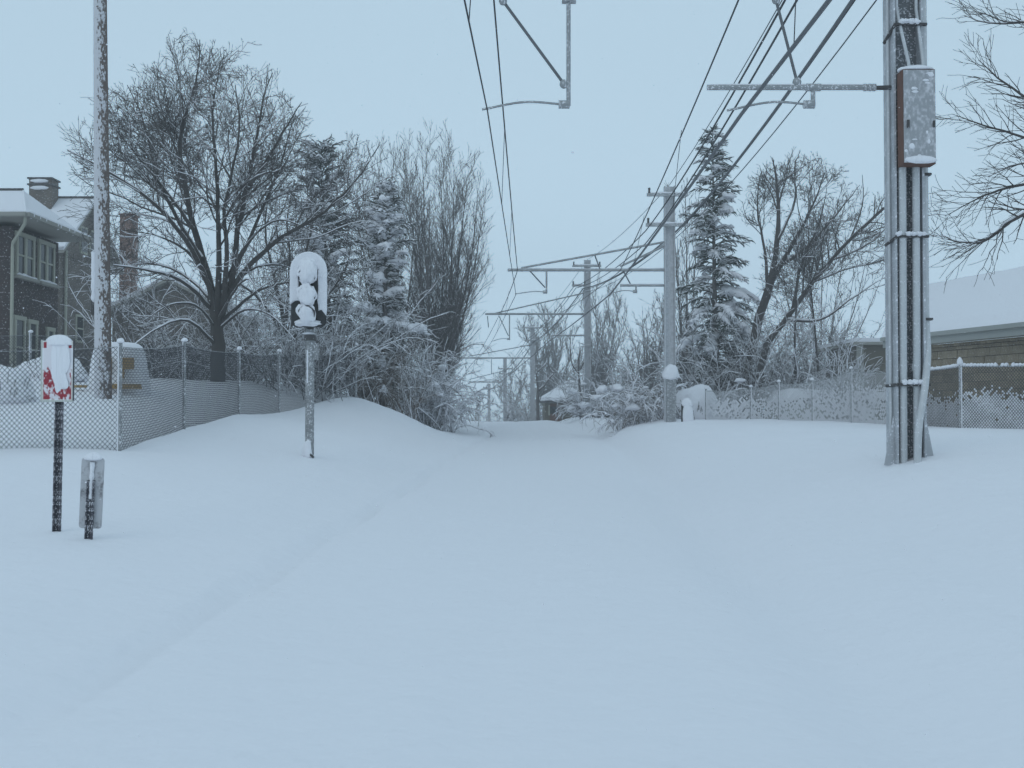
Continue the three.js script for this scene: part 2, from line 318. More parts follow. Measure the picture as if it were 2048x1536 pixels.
function regArm(g, d, tip, mid, root, drop) {   // the light arm that holds the contact wire
  part(g, 'registration_arm', tube(smooth([at(...tip, d), at(...mid, d), at(...root, d)], 10), 0.016, 6), M.pipe);
  if (drop) {
    part(g, 'drop_tube', tube([at(...drop[0], d), at(...drop[1], d)], drop[2] ?? 0.03, 8), M.pipe);
  }
  const c = at(...root, d); part(g, 'clamp', tube([c.clone().add(V(-0.07, 0, 0)), c.clone().add(V(0.07, 0.0, 0))], 0.055, 8), M.pipe);
}
function mastBase(d, px) { const p = at(px, 800, d); return onGround(p.x, p.z, -0.35); }

// nearest mast, with conduits and equipment box
{
  const d = 13.9, b = mastBase(d, 1812), cx = b.x, cz = b.z, y0 = b.y, y1 = 9.5;
  const g = thing('catenary_mast', 'tall grey steel mast carrying conduits and a snowy equipment box, nearest at right', 'mast', b, 'steel masts along the right side of the track');
  const hb = hbeam(cx, cz, y0, y1, 0.35, 0.38);
  const col = part(g, 'column', hb.flanges, M.steel);
  part(g, 'web', hb.web, M.steelWebShaded);
  for (const s of [-1, 1]) {   // flared stiffeners at the foot
    const q = prism(s > 0 ? [[0, 0], [0.13, 0], [0.012, 0.62], [0, 0.62]] : [[0, 0], [0, 0.62], [-0.012, 0.62], [-0.13, 0]], 0.02);
    q.translate(cx + s * (0.175 + 0.015), y0 + 0.28, cz + 0.1); part(g, 'stiffener', q, M.steel);
  }
  const zf = cz + 0.13;
  const X = (px, y) => at(px, 500, d).x;
  const boxTop = at(1812, 158, d).y, boxBot = at(1812, 342, d).y, bx = at(1812, 250, d).x + 0.02;
  const bz = cz + 0.19 + 0.11;
  const eb = part(g, 'equipment_box', box(bx, (boxTop + boxBot) / 2, bz, 0.40, boxTop - boxBot, 0.2), M.rust, 'rusty brown cabinet with a snow-plastered grey door');
  part(eb, 'door', box(bx, (boxTop + boxBot) / 2, bz + 0.113, 0.39, boxTop - boxBot - 0.03, 0.02), M.boxGrey);
  part(eb, 'hinge', box(bx - 0.15, (boxTop + boxBot) / 2 - 0.1, bz + 0.135, 0.03, 0.1, 0.02), M.iron);
  part(eb, 'latch', box(bx + 0.17, (boxTop + boxBot) / 2 - 0.1, bz + 0.135, 0.025, 0.08, 0.02), M.iron);
  { const sb = new GB(), R = rng(5); sb.blob(V(bx, boxTop + 0.01, bz), 0.23, 0.06, 0.13, 3, 0.15, true, 0.3); sb.blob(V(bx + 0.01, boxBot + 0.05, bz + 0.12), 0.2, 0.05, 0.035, 7, 0.15, true, 1);
    for (let k = 0; k < 12; k++) { const t = R(); sb.blob(V(bx + (R() - 0.5) * 0.36, boxBot + 0.05 + (boxTop - boxBot - 0.1) * (R() < 0.5 ? 1 - 0.25 * t * t : t * 0.4), bz + 0.122), 0.015 + 0.03 * R(), 0.01 + 0.03 * R(), 0.012, k, 0.4, false, 1); }
    part(eb, 'snow_cover', sb.build(), M.snow).userData.kind = 'stuff'; }
  for (const [dx, s] of [[-0.085, -1], [0.085, 1]]) {
    part(g, 'conduit', tube([V(cx + dx, y0, zf), V(cx + dx, boxBot + 0.02, zf + 0.05)], 0.048, 12), M.conduit);
    part(g, 'conduit', tube([V(bx + s * 0.085, boxTop - 0.01, bz), V(bx + s * 0.09, boxTop + 0.12, bz), V(cx + s * 0.125, boxTop + 0.85, zf), V(cx + s * 0.125, y1 - 0.3, zf)], 0.022, 10), M.conduit);
    part(g, 'coupling', tube([V(cx + dx, at(1800, 742, d).y, zf + 0.002), V(cx + dx, at(1800, 728, d).y, zf + 0.002)], 0.056, 12), M.conduit);
  }
  const rx = cx + 0.23;
  const sweep = smooth([V(rx, y1 - 0.4, zf - 0.05), V(rx, 4.4, zf - 0.05), V(rx, at(1855, 640, d).y, zf - 0.05), V(rx - 0.01, at(1855, 710, d).y, zf + 0.02), V(rx - 0.1, at(1855, 785, d).y, zf + 0.14), V(rx - 0.19, at(1855, 850, d).y, zf + 0.2), V(rx - 0.23, y0, zf + 0.22)], 60);
  part(g, 'conduit', tube(sweep, 0.046, 12), M.conduit, 'wide grey conduit bending inward near the ground');
  part(g, 'conduit', tube([V(cx - 0.215, y0, cz + 0.06), V(cx - 0.215, y1 - 0.3, cz + 0.06)], 0.02, 10), M.conduit, 'thin conduit on the left face');
  part(g, 'conduit', tube([V(cx + 0.205, y0 + 0.2, zf - 0.09), V(cx + 0.205, y1 - 0.4, zf - 0.09)], 0.022, 10), M.conduit);
  for (const [py, h] of [[478, 0.03], [770, 0.04], [60, 0.03]]) {
    const y = at(1800, py, d).y, tilt = py === 770 ? 0.05 : py === 478 ? 0.35 : 0.75;
    const br = part(g, 'bracket', box(cx + 0.03, y, cz + 0.2, 0.40, h, 0.05), M.iron);
    const a = V(cx - 0.17, y, cz + 0.22), e = V(cx - 0.25, y - tilt * 0.24, cz + 0.02);
    part(br, 'strap', tube([a, e], 0.022, 6), M.iron);
    const sb = new GB(); for (let k = 0; k < 6; k++) if ((k * 7 + py) % 5) sb.blob(V(cx - 0.15 + k * 0.062 + 0.02 * n3(k * 1.7, py, 4), y + 0.025, cz + 0.225), 0.035 + 0.03 * Math.abs(n3(k * 1.3, py * 0.37, 1)), 0.03 + 0.03 * Math.abs(n3(k * 0.9, py * 0.21, 8)), 0.04, k + py, 0.5, true, 0.6); part(br, 'snow_cover', sb.build(), M.snow).userData.kind = 'stuff';
  }
  for (const py of [143, 353, 640]) { const y = at(1850, py, d).y; part(g, 'pipe_clamp', box(rx + 0.005, y, zf - 0.03, 0.12, 0.03, 0.11), M.iron); }
  // cantilevers toward the tracks
  const py0 = -14;
  const mp = at(940, py0, d), mr = V(cx - 0.2, mp.y, mp.z);
  part(g, 'cantilever_pipe', tube([at(560, py0, d), mr], 0.05, 12), M.pipe);
  part(g, 'brace_pipe', tube([at(600, py0 - 12, d), V(cx - 0.2, mp.y + 1.7, cz)], 0.035, 10), M.pipe);
  for (const [a, e] of [[[1006, 2], [1128, 168]], [[1552, 0], [1594, 164]]]) {
    const s = part(g, 'strut', tube([at(...a, d + 0.002), at(...e, d + 0.002)], 0.02, 8), M.wireGrey);
    part(s, 'joint', blob(at(...a, d), 0.055, 0.06, 0.05, 3, 0.1, 1), M.pipe); part(s, 'joint', blob(at(...e, d), 0.055, 0.06, 0.05, 4, 0.1, 1), M.pipe);
  }
  part(g, 'flange_plate', box(at(1138, 1, d).x, at(1138, 2, d).y, cz, 0.18, 0.035, 0.12), M.pipe);
  regArm(g, d, [964, 219], [1050, 204], [1128, 209], [[1137, 0], [1137, 212], 0.028]);
  const lp = at(1414, 175, d), lr = at(1752, 175, d);
  part(g, 'cantilever_pipe', tube([lp, lr], 0.036, 12), M.pipe);
  part(g, 'insulator', [0, 1, 2].map((k) => tube([at(1727 + k * 9, 175, d), at(1733 + k * 9, 175, d)], 0.05, 10)), M.pipe);
  part(g, 'mount', tube([at(1748, 176, d), V(cx - 0.16, lr.y - 0.03, cz + 0.1)], 0.03, 8), M.iron);
  regArm(g, d, [1454, 221], [1545, 204], [1618, 209], [[1626, 178], [1626, 213], 0.03]);
  part(g, 'sleeve', tube([at(1612, 175, d), at(1641, 175, d)], 0.05, 12), M.pipe);
  part(g, 'snow_cover', [snowRidge(lp.clone().add(V(0, 0.032, 0)), lr.clone().add(V(-0.15, 0.032, 0)), 0.022, 4)], M.snow);
}
// the masts beyond
function farMast(d, px, topPy, o) {
  const b = mastBase(d, px), top = at(px, topPy, d).y, cx = b.x, cz = b.z;
  const g = thing('catenary_mast', o.label, 'mast', b, 'steel masts along the right side of the track');
  const hb = hbeam(cx, cz, b.y, top, 0.31, 0.32, 0.026);
  part(g, 'column', hb.flanges, M.steelHazed); part(g, 'web', hb.web, M.steelHazed);
  const face = cx - 0.16;
  const toFace = (q) => { const p = at(q[0], q[1], d); return p; };
  for (const a of o.arms) {
    const p = toFace(a), e = V(face, p.y, cz);
    part(g, 'cantilever_pipe', [tube([p, e], a[2] ?? 0.042, 8)], M.pipe);
    part(g, 'snow_cover', snowRidge(p.clone().add(V(0, 0.04, 0)), e.clone().add(V(0, 0.04, 0)), 0.028, d), M.snow);
  }
  for (const [a, e] of o.braces) part(g, 'brace_pipe', tube([toFace(a), V(face, at(e[0], e[1], d).y, cz)], 0.036, 8), M.pipe);
  for (const [a, e] of o.struts ?? []) part(g, 'strut', tube([toFace(a), toFace(e)], 0.022, 6), M.wireGrey);
  for (const r of o.regs ?? []) regArm(g, d, ...r);
  for (const [x0, x1, py] of o.cross ?? []) {
    const l = at(x0, py, d), r = at(x1, py, d);
    const c = part(g, 'crossarm', box((l.x + r.x) / 2, l.y, cz + 0.2, r.x - l.x, 0.1, 0.07), M.pipe);
    part(c, 'insulator', insulator(V(l.x + 0.08, l.y + 0.05, cz + 0.2), 0.05, 0.18), M.iron);
    part(c, 'insulator', insulator(V(r.x - 0.08, l.y + 0.05, cz + 0.2), 0.05, 0.18), M.iron);
    part(c, 'snow_cover', snowRidge(V(l.x + 0.05, l.y + 0.06, cz + 0.2), V(r.x - 0.05, l.y + 0.06, cz + 0.2), 0.045, d + py), M.snow);
  }
  return g;
}
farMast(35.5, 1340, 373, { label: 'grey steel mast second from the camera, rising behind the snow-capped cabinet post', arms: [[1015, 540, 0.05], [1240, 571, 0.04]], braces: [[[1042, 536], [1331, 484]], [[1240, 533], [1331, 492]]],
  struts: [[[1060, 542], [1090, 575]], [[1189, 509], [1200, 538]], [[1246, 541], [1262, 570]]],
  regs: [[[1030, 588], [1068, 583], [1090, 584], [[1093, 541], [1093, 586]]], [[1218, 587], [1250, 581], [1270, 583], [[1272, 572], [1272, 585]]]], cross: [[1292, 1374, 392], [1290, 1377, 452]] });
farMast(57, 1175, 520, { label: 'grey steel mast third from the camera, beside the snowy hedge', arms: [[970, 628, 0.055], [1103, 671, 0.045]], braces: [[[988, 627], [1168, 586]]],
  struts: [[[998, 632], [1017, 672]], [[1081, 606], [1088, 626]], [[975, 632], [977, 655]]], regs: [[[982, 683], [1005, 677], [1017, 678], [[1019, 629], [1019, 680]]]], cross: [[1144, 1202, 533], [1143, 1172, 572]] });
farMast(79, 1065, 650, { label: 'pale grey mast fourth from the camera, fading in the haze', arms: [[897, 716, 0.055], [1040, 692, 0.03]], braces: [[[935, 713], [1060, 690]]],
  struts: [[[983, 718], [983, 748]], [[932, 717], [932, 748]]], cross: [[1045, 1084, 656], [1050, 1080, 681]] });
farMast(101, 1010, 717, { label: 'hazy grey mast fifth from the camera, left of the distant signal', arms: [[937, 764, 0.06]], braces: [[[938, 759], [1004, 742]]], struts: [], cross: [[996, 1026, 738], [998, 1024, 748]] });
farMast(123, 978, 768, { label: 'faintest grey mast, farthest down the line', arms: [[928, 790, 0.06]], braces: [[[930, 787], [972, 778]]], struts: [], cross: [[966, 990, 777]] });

// ------------------------------------------------------------------ overhead wires
function wire(name, label, pts, r, mat, sag = 0.1) {
  const line = [];
  for (let k = 0; k < pts.length - 1; k++) { const a = pts[k], b = pts[k + 1], n = 14, L = a.distanceTo(b); for (let i = k ? 1 : 0; i <= n; i++) { const t = i / n, p = a.clone().lerp(b, t); p.y -= sag * (L / 22) ** 2 * 4 * t * (1 - t); line.push(p); } }
  const g = tube(line, r, 6);
  const base = pts[0].clone(); return tagMesh(g, mat, name, label, 'wire', base, 'overhead wires of the line');
}
const back = (p, q, d) => { const t = (d + p.z) / (q.z - p.z); return p.clone().lerp(q, (-d - p.z) / (q.z - p.z)); };   // extend the line p-q to distance d
const D = [13.9, 35.5, 57, 79, 101, 123];
const LM = [at(984, -45, D[0]), at(1035, 541, D[1]), at(999, 629, D[2]), at(951, 716, D[3]), at(940, 763, D[4]), at(930, 790, D[5])];
const LC = [at(975, 222, D[0]), at(1032, 589, D[1]), at(983, 684, D[2]), at(932, 748, D[3]), at(928, 782, D[4]), at(925, 800, D[5])];
const RM = [at(1497, -48, D[0]), at(1240, 542, D[1]), at(1112, 630, D[2]), at(1035, 716, D[3]), at(985, 764, D[4])];
const RC = [at(1483, 228, D[0]), at(1220, 589, D[1]), at(1096, 684, D[2]), at(1020, 748, D[3]), at(975, 783, D[4])];
{
  LM.unshift(V(-0.6, 6.95, 12)); LC.unshift(V(-1.15, 5.2, 12)); RM.unshift(V(2.6, 6.95, 12)); RC.unshift(V(2.7, 5.25, 12));
  wire('messenger_wire', 'dark messenger wire above the left track contact wire', LM, 0.0135, M.wire, 0.12);
  wire('contact_wire', 'thin contact wire over the left track', LC, 0.0095, M.wire, 0.03);
  wire('messenger_wire', 'dark messenger wire above the right track contact wire', RM, 0.0125, M.wire, 0.12);
  wire('contact_wire', 'thick frosted contact wire over the right track, held by the lower near arm', RC, 0.024, M.wireGrey, 0.05);
  const fd = (name, label, near, p2, p3, p4, p5, r, mat, sag, xb, yb) => wire(name, label, [V(xb, yb, 12), at(...near, D[0]), at(...p2, D[1]), at(...p3, D[2]), at(...p4, D[3]), at(...p5, D[4])], r, mat, sag);
  fd('ground_wire', 'thin wire running between the mast tops', [1800, -430], [1338, 371], [1175, 519], [1065, 650], [1010, 717], 0.010, M.wire, 0.25, 5.0, 9.5);
  fd('feeder_cable', 'dark feeder cable, inner one of the pair left of the masts', [1639, -127], [1291, 462], [1147, 574], [1052, 681], [998, 747], 0.017, M.wire, 0.25, 3.7, 7.6);
  fd('feeder_cable', 'dark feeder cable, outer one of the pair left of the masts', [1660, -118], [1292, 486], [1152, 576], [1056, 683], [1001, 748], 0.017, M.wire, 0.25, 3.9, 7.4);
  fd('feeder_cable', 'thick pale feeder cable ending at the second mast side', [1878, -262], [1352, 463], [1166, 577], [1066, 684], [1012, 750], 0.030, M.wireGrey, 0.35, 5.6, 8.4);
  fd('feeder_cable', 'thin dark cable running close beside the thick pale feeder', [1888, -262], [1353, 467], [1168, 580], [1067, 686], [1014, 751], 0.013, M.wire, 0.3, 5.65, 8.4);
  fd('feeder_cable', 'rightmost thin dark cable beside the near mast', [1915, -222], [1356, 472], [1170, 584], [1070, 688], [1016, 752], 0.011, M.wire, 0.35, 5.8, 8.1);
  // droppers between messenger and contact wires
  const along = (L, d) => { for (let k = 1; k < L.length; k++) if (-L[k].z >= d) { const t = (d + L[k - 1].z) / (L[k - 1].z - L[k].z); return L[k - 1].clone().lerp(L[k], (d - -L[k - 1].z) / (-L[k].z - -L[k - 1].z)); } };
  for (const [Ma, Ca, ds, s] of [[LM, LC, [8.6, 10.6, 20, 26.5, 43, 50], 'left'], [RM, RC, [11.2, 20.4, 27.5, 43, 50], 'right']])
    ds.forEach((d, k) => { const a = along(Ma, d), b = along(Ca, d); tagMesh(tube([a, b], 0.006, 5), M.wire, 'dropper', `thin hanger wire over the ${s} track, ${['nearest the camera', 'second from the camera', 'third from the camera', 'fourth from the camera', 'fifth from the camera', 'farthest away'][k === ds.length - 1 ? 5 : k]}`, 'wire', b.clone(), `droppers of the ${s} track wires`); });
  // splices hanging on the messenger wires at the top of the view
  for (const [L, s] of [[LM, 'left'], [RM, 'right']]) { const p = along(L, 12.6), q = along(L, 12.95); tagMesh(tube([p, q], 0.035, 8), M.iron, 'wire_splice', `dark clamp on the messenger wire of the ${s} track`, 'clamp', p.clone()); }
}

// ------------------------------------------------------------------ trees
const tmp = V(0, 0, 0);
function makeTree(name, label, o, group, category = 'tree') {
  const R = rng(o.seed), trunk = new GB(), crown = new GB(), snow = new GB();
  const rmin = o.rmin ?? 0.005, S = o.snow ?? 1;
  function finish(pts, rads, lv) {
    const L = o.lv[lv];
    (lv === 0 ? trunk : crown).tube(pts, rads.map((r) => Math.max(r, rmin)), lv === 0 ? 7 : lv === 1 ? 5 : 3);
    if (R() < (L.snow ?? 0) * S) {
      const sp = [], sr = []; const kmax = pts.length;
      for (let k = 0; k < kmax; k++) {
        const a = pts[Math.max(0, k - 1)], b = pts[Math.min(kmax - 1, k + 1)], l = a.distanceTo(b) || 1, flat = Math.hypot(b.x - a.x, b.z - a.z) / l;
        const r = Math.max(rads[k], rmin), q = Math.min(0.06, (r * 0.75 + (o.load ?? 0.006))) * (0.35 + 0.65 * flat) * (0.75 + 0.5 * R());
        sp.push(V(pts[k].x, pts[k].y + r * 0.55 + q * 0.55, pts[k].z)); sr.push(q);
      }
      snow.tube(sp, sr, 3);
    }
  }
  function kids(pts, rads, len, lv) {
    const L = o.lv[lv]; if (lv + 1 >= o.lv.length) return;
    const n = L.kids * (L.perLen ? len : 1) | 0;
    for (let k = 0; k < n; k++) {
      const t = L.t0 + (1 - L.t0) * (k + R()) / n, f = t * (pts.length - 1), i = Math.min(pts.length - 2, f | 0), u = f - i;
      const p = pts[i].clone().lerp(pts[i + 1], u), ax = pts[i + 1].clone().sub(pts[i]).normalize(), r = rads[i] + (rads[i + 1] - rads[i]) * u;
      tmp.set(R() - 0.5, R() - 0.5, R() - 0.5).normalize(); const perp = tmp.clone().cross(ax).normalize();
      const a = L.ang * (0.7 + 0.6 * R()); const nd = ax.multiplyScalar(Math.cos(a)).addScaledVector(perp, Math.sin(a)); nd.y += L.kup ?? 0; nd.normalize();
      grow(p, nd, (L.klen ?? len * L.ratio) * (1 - 0.45 * t) * (0.65 + 0.7 * R()), Math.min(r * (L.rr ?? 0.6), r), lv + 1);
    }
  }
  function grow(p, dir, len, r, lv) {
    const L = o.lv[lv], pts = [p.clone()], rads = [r], d = dir.clone(); let q = p.clone(), cut = false;
    for (let k = 0; k < L.n; k++) {
      d.x += (R() - 0.5) * L.wob; d.y += (R() - 0.5) * L.wob + (L.up ?? 0); d.z += (R() - 0.5) * L.wob; d.normalize();
      q = q.clone().addScaledVector(d, len / L.n);
      if (o.inside && !o.inside(q, R)) { cut = true; if (pts.length > 1 || R() < 0.6) break; }
      pts.push(q); rads.push(r * (1 - (k + 1) / L.n * (1 - (L.tip ?? 0.35))));
    }
    if (pts.length < 2) return;
    finish(pts, rads, lv); kids(pts, rads, len * (pts.length - 1) / L.n, lv);
  }
  for (const s of o.stems) {
    const pts = smooth(s.pts, s.n ?? 12); for (const [k, p] of pts.entries()) if (k) { p.x += 0.05 * n3(k * 0.8, o.seed, s.r * 50); p.z += 0.08 * n3(k * 0.8, o.seed + 5, s.r * 50); }
    const rads = pts.map((_, k) => s.r + (s.r1 - s.r) * Math.pow(k / (pts.length - 1), 0.8)); let len = 0; for (let k = 1; k < pts.length; k++) len += pts[k].distanceTo(pts[k - 1]);
    const lv = s.lv ?? 0; finish(pts, rads, lv); if (!s.bare) kids(pts, rads, len, lv);
  }
  o.extra?.({ trunk, crown, snow, R });
  const base = o.base.clone(), g = thing(name, label, category, base, group);
  if (trunk.i.length) part(g, 'trunk', trunk.build(), o.bark ?? M.bark);
  if (crown.i.length) part(g, 'crown', crown.build(), o.twig ?? M.twig);
  if (snow.i.length) part(g, 'snow_cover', snow.build(), M.treeSnow);
  console.log(name, trunk.tris + crown.tris + snow.tris);
  return g;
}
const ell = (c, rx, ry, rz, soft = 0.25) => (p, R) => { const e = ((p.x - c.x) / rx) ** 2 + ((p.y - c.y) / ry) ** 2 + ((p.z - c.z) / rz) ** 2; return e < 1 + (R() - 0.6) * soft; };
const union = (...f) => (p, R) => f.some((g) => g(p, R));
const sk = (d, pts) => pts.map(([x, y, dz = 0]) => at(x, y, d + dz));
const LV_BARE = (k = 1, t0 = 0.25) => [
  { n: 8, kids: 3.3 * k, perLen: true, t0, ang: 0.75, ratio: 0.44, rr: 0.42, kup: 0.1, snow: 0.9 },
  { n: 7, wob: 0.42, up: 0.05, kids: 5.0 * k, perLen: true, t0: 0.15, ang: 0.75, ratio: 0.5, rr: 0.45, tip: 0.3, kup: 0.05, snow: 0.6 },
  { n: 4, wob: 0.5, up: 0.04, kids: 7.5 * k, perLen: true, t0: 0.12, ang: 0.75, ratio: 0.55, rr: 0.5, tip: 0.35, snow: 0.3 },
  { n: 3, wob: 0.5, up: 0.03, kids: 9 * k, perLen: true, t0: 0.12, ang: 0.7, ratio: 0.62, rr: 0.6, tip: 0.4, snow: 0.10 },
  { n: 2, wob: 0.4, up: 0.03, snow: 0.02 },
];
// large bare tree on the left
{
  const d = 30, b = atGround(435, d, -0.3), c = (x, y, z = 0) => at(x, y, d + z);
  makeTree('bare_tree', 'large spreading bare tree with dark forked trunk, behind the left fence', {
    seed: 7, base: b, bark: M.bark, twig: M.twig, rmin: 0.0055, snow: 1, load: 0.008,
    inside: union(ell(c(375, 330), 3.6, 3.9, 3.0), ell(c(515, 360), 1.9, 3.1, 2.4), ell(c(300, 470), 2.9, 2.2, 2.5), ell(c(610, 480), 2.2, 2.0, 2), ell(c(690, 390, -1.4), 1.5, 1.9, 1.4), ell(c(330, 570), 3.0, 1.9, 2.8), ell(c(530, 570), 2.4, 1.8, 2.8)),
    stems: [
      { pts: [b, c(436, 700), c(433, 640), c(425, 590)], r: 0.22, r1: 0.15, n: 8, bare: true },
      { pts: [c(430, 620), c(410, 530, 0.1), c(385, 450, 0.3), c(370, 370, 0.4), c(358, 300, 0.5), c(372, 230, 0.7), c(395, 150, 0.8), c(400, 80, 0.9)], r: 0.125, r1: 0.012, n: 18 },
      { pts: [c(436, 630), c(438, 530, -0.4), c(436, 430, -0.8), c(432, 330, -1), c(425, 230, -1.2), c(440, 130, -1.2)], r: 0.10, r1: 0.012, n: 16 },
      { pts: [c(440, 640), c(468, 540, 0.3), c(478, 450, 0.6), c(495, 370, 0.8), c(512, 280, 1), c(528, 190, 1), c(545, 145, 1)], r: 0.11, r1: 0.012, n: 16 },
      { pts: [c(495, 380, 0.8), c(540, 310, 0.6), c(575, 250, 0.5), c(602, 205, 0.4)], r: 0.06, r1: 0.01, n: 12 },
      { pts: [c(442, 630), c(455, 520, -0.6), c(448, 430, -1), c(462, 350, -1.3), c(480, 250, -1.6), c(470, 170, -1.8)], r: 0.085, r1: 0.012, n: 14 },
      { pts: [c(428, 600), c(395, 520, -0.3), c(340, 440, -0.8), c(280, 385, -1.2), c(210, 340, -1.5), c(135, 300, -1.7)], r: 0.085, r1: 0.012, n: 16 },
      { pts: [c(405, 520), c(350, 430, 0.8), c(310, 340, 1.2), c(290, 250, 1.5), c(255, 170, 1.6)], r: 0.075, r1: 0.012, n: 14 },
      { pts: [c(388, 460), c(330, 380, 0.3), c(265, 300, 0.4), c(215, 240, 0.6)], r: 0.06, r1: 0.012, n: 12 },
      { pts: [c(445, 600), c(510, 520, -0.5), c(570, 470, -1), c(640, 430, -1.3), c(705, 370, -1.5), c(760, 290, -1.6)], r: 0.085, r1: 0.012, n: 16 },
      { pts: [c(470, 540), c(520, 430, 0.8), c(560, 330, 1.2), c(590, 230, 1.4)], r: 0.065, r1: 0.012, n: 12 },
      { pts: [c(425, 620), c(360, 560, -1), c(290, 540, -1.6), c(225, 530, -2)], r: 0.06, r1: 0.012, n: 12 },
      { pts: [c(445, 640), c(520, 580, -1), c(600, 560, -1.6)], r: 0.055, r1: 0.012, n: 10 },
      { pts: [c(432, 690), c(370, 640, -1.4), c(310, 660, -2.2), c(255, 700, -2.8)], r: 0.045, r1: 0.01, n: 10 },
      { pts: [c(430, 610), c(380, 560, 0.8), c(320, 530, 1.4), c(250, 535, 1.8), c(215, 570, 2)], r: 0.05, r1: 0.008, n: 12 },
      { pts: [c(428, 580), c(370, 500, -1), c(310, 470, -1.5), c(240, 460, -1.8)], r: 0.05, r1: 0.008, n: 12 },
      { pts: [c(436, 600), c(500, 540, 1), c(560, 530, 1.5), c(630, 560, 1.8)], r: 0.05, r1: 0.008, n: 12 },
      { pts: [c(440, 580), c(500, 480, -0.8), c(560, 440, -1), c(640, 470, -1.2)], r: 0.05, r1: 0.008, n: 12 },
      { pts: [c(434, 630), c(420, 570, -1.2), c(400, 530, -2), c(380, 560, -2.6)], r: 0.045, r1: 0.008, n: 12 },
      { pts: [c(436, 640), c(470, 580, -1.3), c(500, 560, -2.2), c(530, 620, -2.8)], r: 0.045, r1: 0.008, n: 12 },
      { pts: [c(434, 660), c(390, 610, -0.8), c(340, 610, -1.2), c(290, 640, -1.5)], r: 0.04, r1: 0.008, n: 12 },
      { pts: [c(436, 660), c(490, 620, -0.6), c(540, 630, -1), c(590, 680, -1.2)], r: 0.04, r1: 0.008, n: 12 },
    ], lv: LV_BARE(0.82),
  });
}
{
  const d = 35.5, b = atGround(575, d, -0.3), c = (x, y, z = 0) => at(x, y, d + z);
  makeTree('bare_tree', 'frosted bare tree standing behind the left fence, just left of the signal', {
    seed: 8, base: b, bark: M.bark, twig: M.barkGrey, rmin: 0.006, snow: 1, load: 0.010,
    inside: union(ell(c(560, 500), 2.2, 2.6, 2.0, 0.5), ell(c(650, 520), 1.5, 2.2, 1.6, 0.5)),
    stems: [
      { pts: [b, c(577, 720), c(572, 660)], r: 0.13, r1: 0.10, n: 8 },
      { pts: [c(573, 670), c(550, 560, 0.3), c(530, 460, 0.5), c(540, 370, 0.6)], r: 0.08, r1: 0.012, n: 12 },
      { pts: [c(574, 680), c(600, 570, -0.3), c(620, 470, -0.5), c(640, 390, -0.6)], r: 0.08, r1: 0.012, n: 12 },
      { pts: [c(573, 680), c(520, 600, -0.6), c(470, 560, -1), c(430, 530, -1)], r: 0.06, r1: 0.012, n: 10 },
      { pts: [c(575, 690), c(640, 610, 0.5), c(690, 540, 0.8), c(705, 470, 0.9)], r: 0.06, r1: 0.012, n: 10 },
      { pts: [c(572, 640), c(580, 530, 0.8), c(575, 430, 1.1), c(590, 360, 1.2)], r: 0.06, r1: 0.012, n: 10 },
    ], lv: LV_BARE(0.85),
  });
}
// tall upright trees at the end of the left bank
function fastigiate(label, d, base, tops, seed, k, rmin, mat, inside, group) {
  const b = atGround(base, d, -0.3), R = rng(seed);
  return makeTree('upright_tree', label, {
    seed, base: b, bark: mat, twig: mat, rmin, snow: 0.8, load: 0.004, inside,
    stems: tops.map(([x, y, dz = 0, mx]) => { const px = 1024 + b.x / d * F, w = (R() - 0.5) * 30; return { pts: [b.clone().add(V((R() - 0.5) * 0.8, 0, (R() - 0.5) * 0.8)), at(px + (x - px) * 0.30 + w * 0.4, 830 + (y - 830) * 0.3, d + dz * 0.4), at(px + (x - px) * 0.66 + w, 830 + (y - 830) * 0.65, d + dz * 0.8), at(x, y, d + dz)], r: 0.085, r1: 0.01, n: 16 }; }),
    lv: [
      { n: 8, kids: 3.2 * k, perLen: true, t0: 0.10, ang: 0.6, ratio: 0.20, rr: 0.4, kup: 0.3, snow: 0.6 },
      { n: 6, wob: 0.3, up: 0.10, kids: 4.6 * k, perLen: true, t0: 0.12, ang: 0.55, ratio: 0.5, rr: 0.5, tip: 0.3, kup: 0.2, snow: 0.5 },
      { n: 4, wob: 0.35, up: 0.08, kids: 5 * k, perLen: true, t0: 0.1, ang: 0.55, ratio: 0.6, rr: 0.55, tip: 0.4, kup: 0.12, snow: 0.3 },
      { n: 2, wob: 0.3, up: 0.06, snow: 0.12 },
    ],
  }, group);
}
fastigiate('tall fan of upright grey-brown bare stems, rightmost tree of the left bank', 47, 872, [[812, 335, 1], [845, 322, -1], [878, 325, 1.5], [908, 330, -0.5], [935, 348, 0.5], [956, 375, -1], [966, 420, 1], [950, 480, -1], [945, 550, 0], [900, 430, 2], [860, 430, -2], [930, 630, 0], [832, 400, 0], [920, 480, 1]], 21, 1.06, 0.006, M.barkGrey);
fastigiate('tall upright grey-brown bare tree behind the snow-clumped evergreen', 50, 790, [[690, 335, 1], [722, 318, -1], [755, 312, 1], [788, 318, 0], [815, 340, -1], [838, 380, 1], [760, 420, -2], [715, 400, 1], [800, 420, 1]], 22, 0.92, 0.0068, M.barkGrey);
fastigiate('upright bare tree behind the dark ragged evergreen at left', 54, 640, [[560, 420, 1], [590, 390, -1], [620, 380, 1], [650, 390, 0], [685, 400, -1], [700, 450, 1]], 23, 0.55, 0.009, M.barkGrey, ell(at(635, 600, 54), 2.9, 5.6, 3, 0.15));
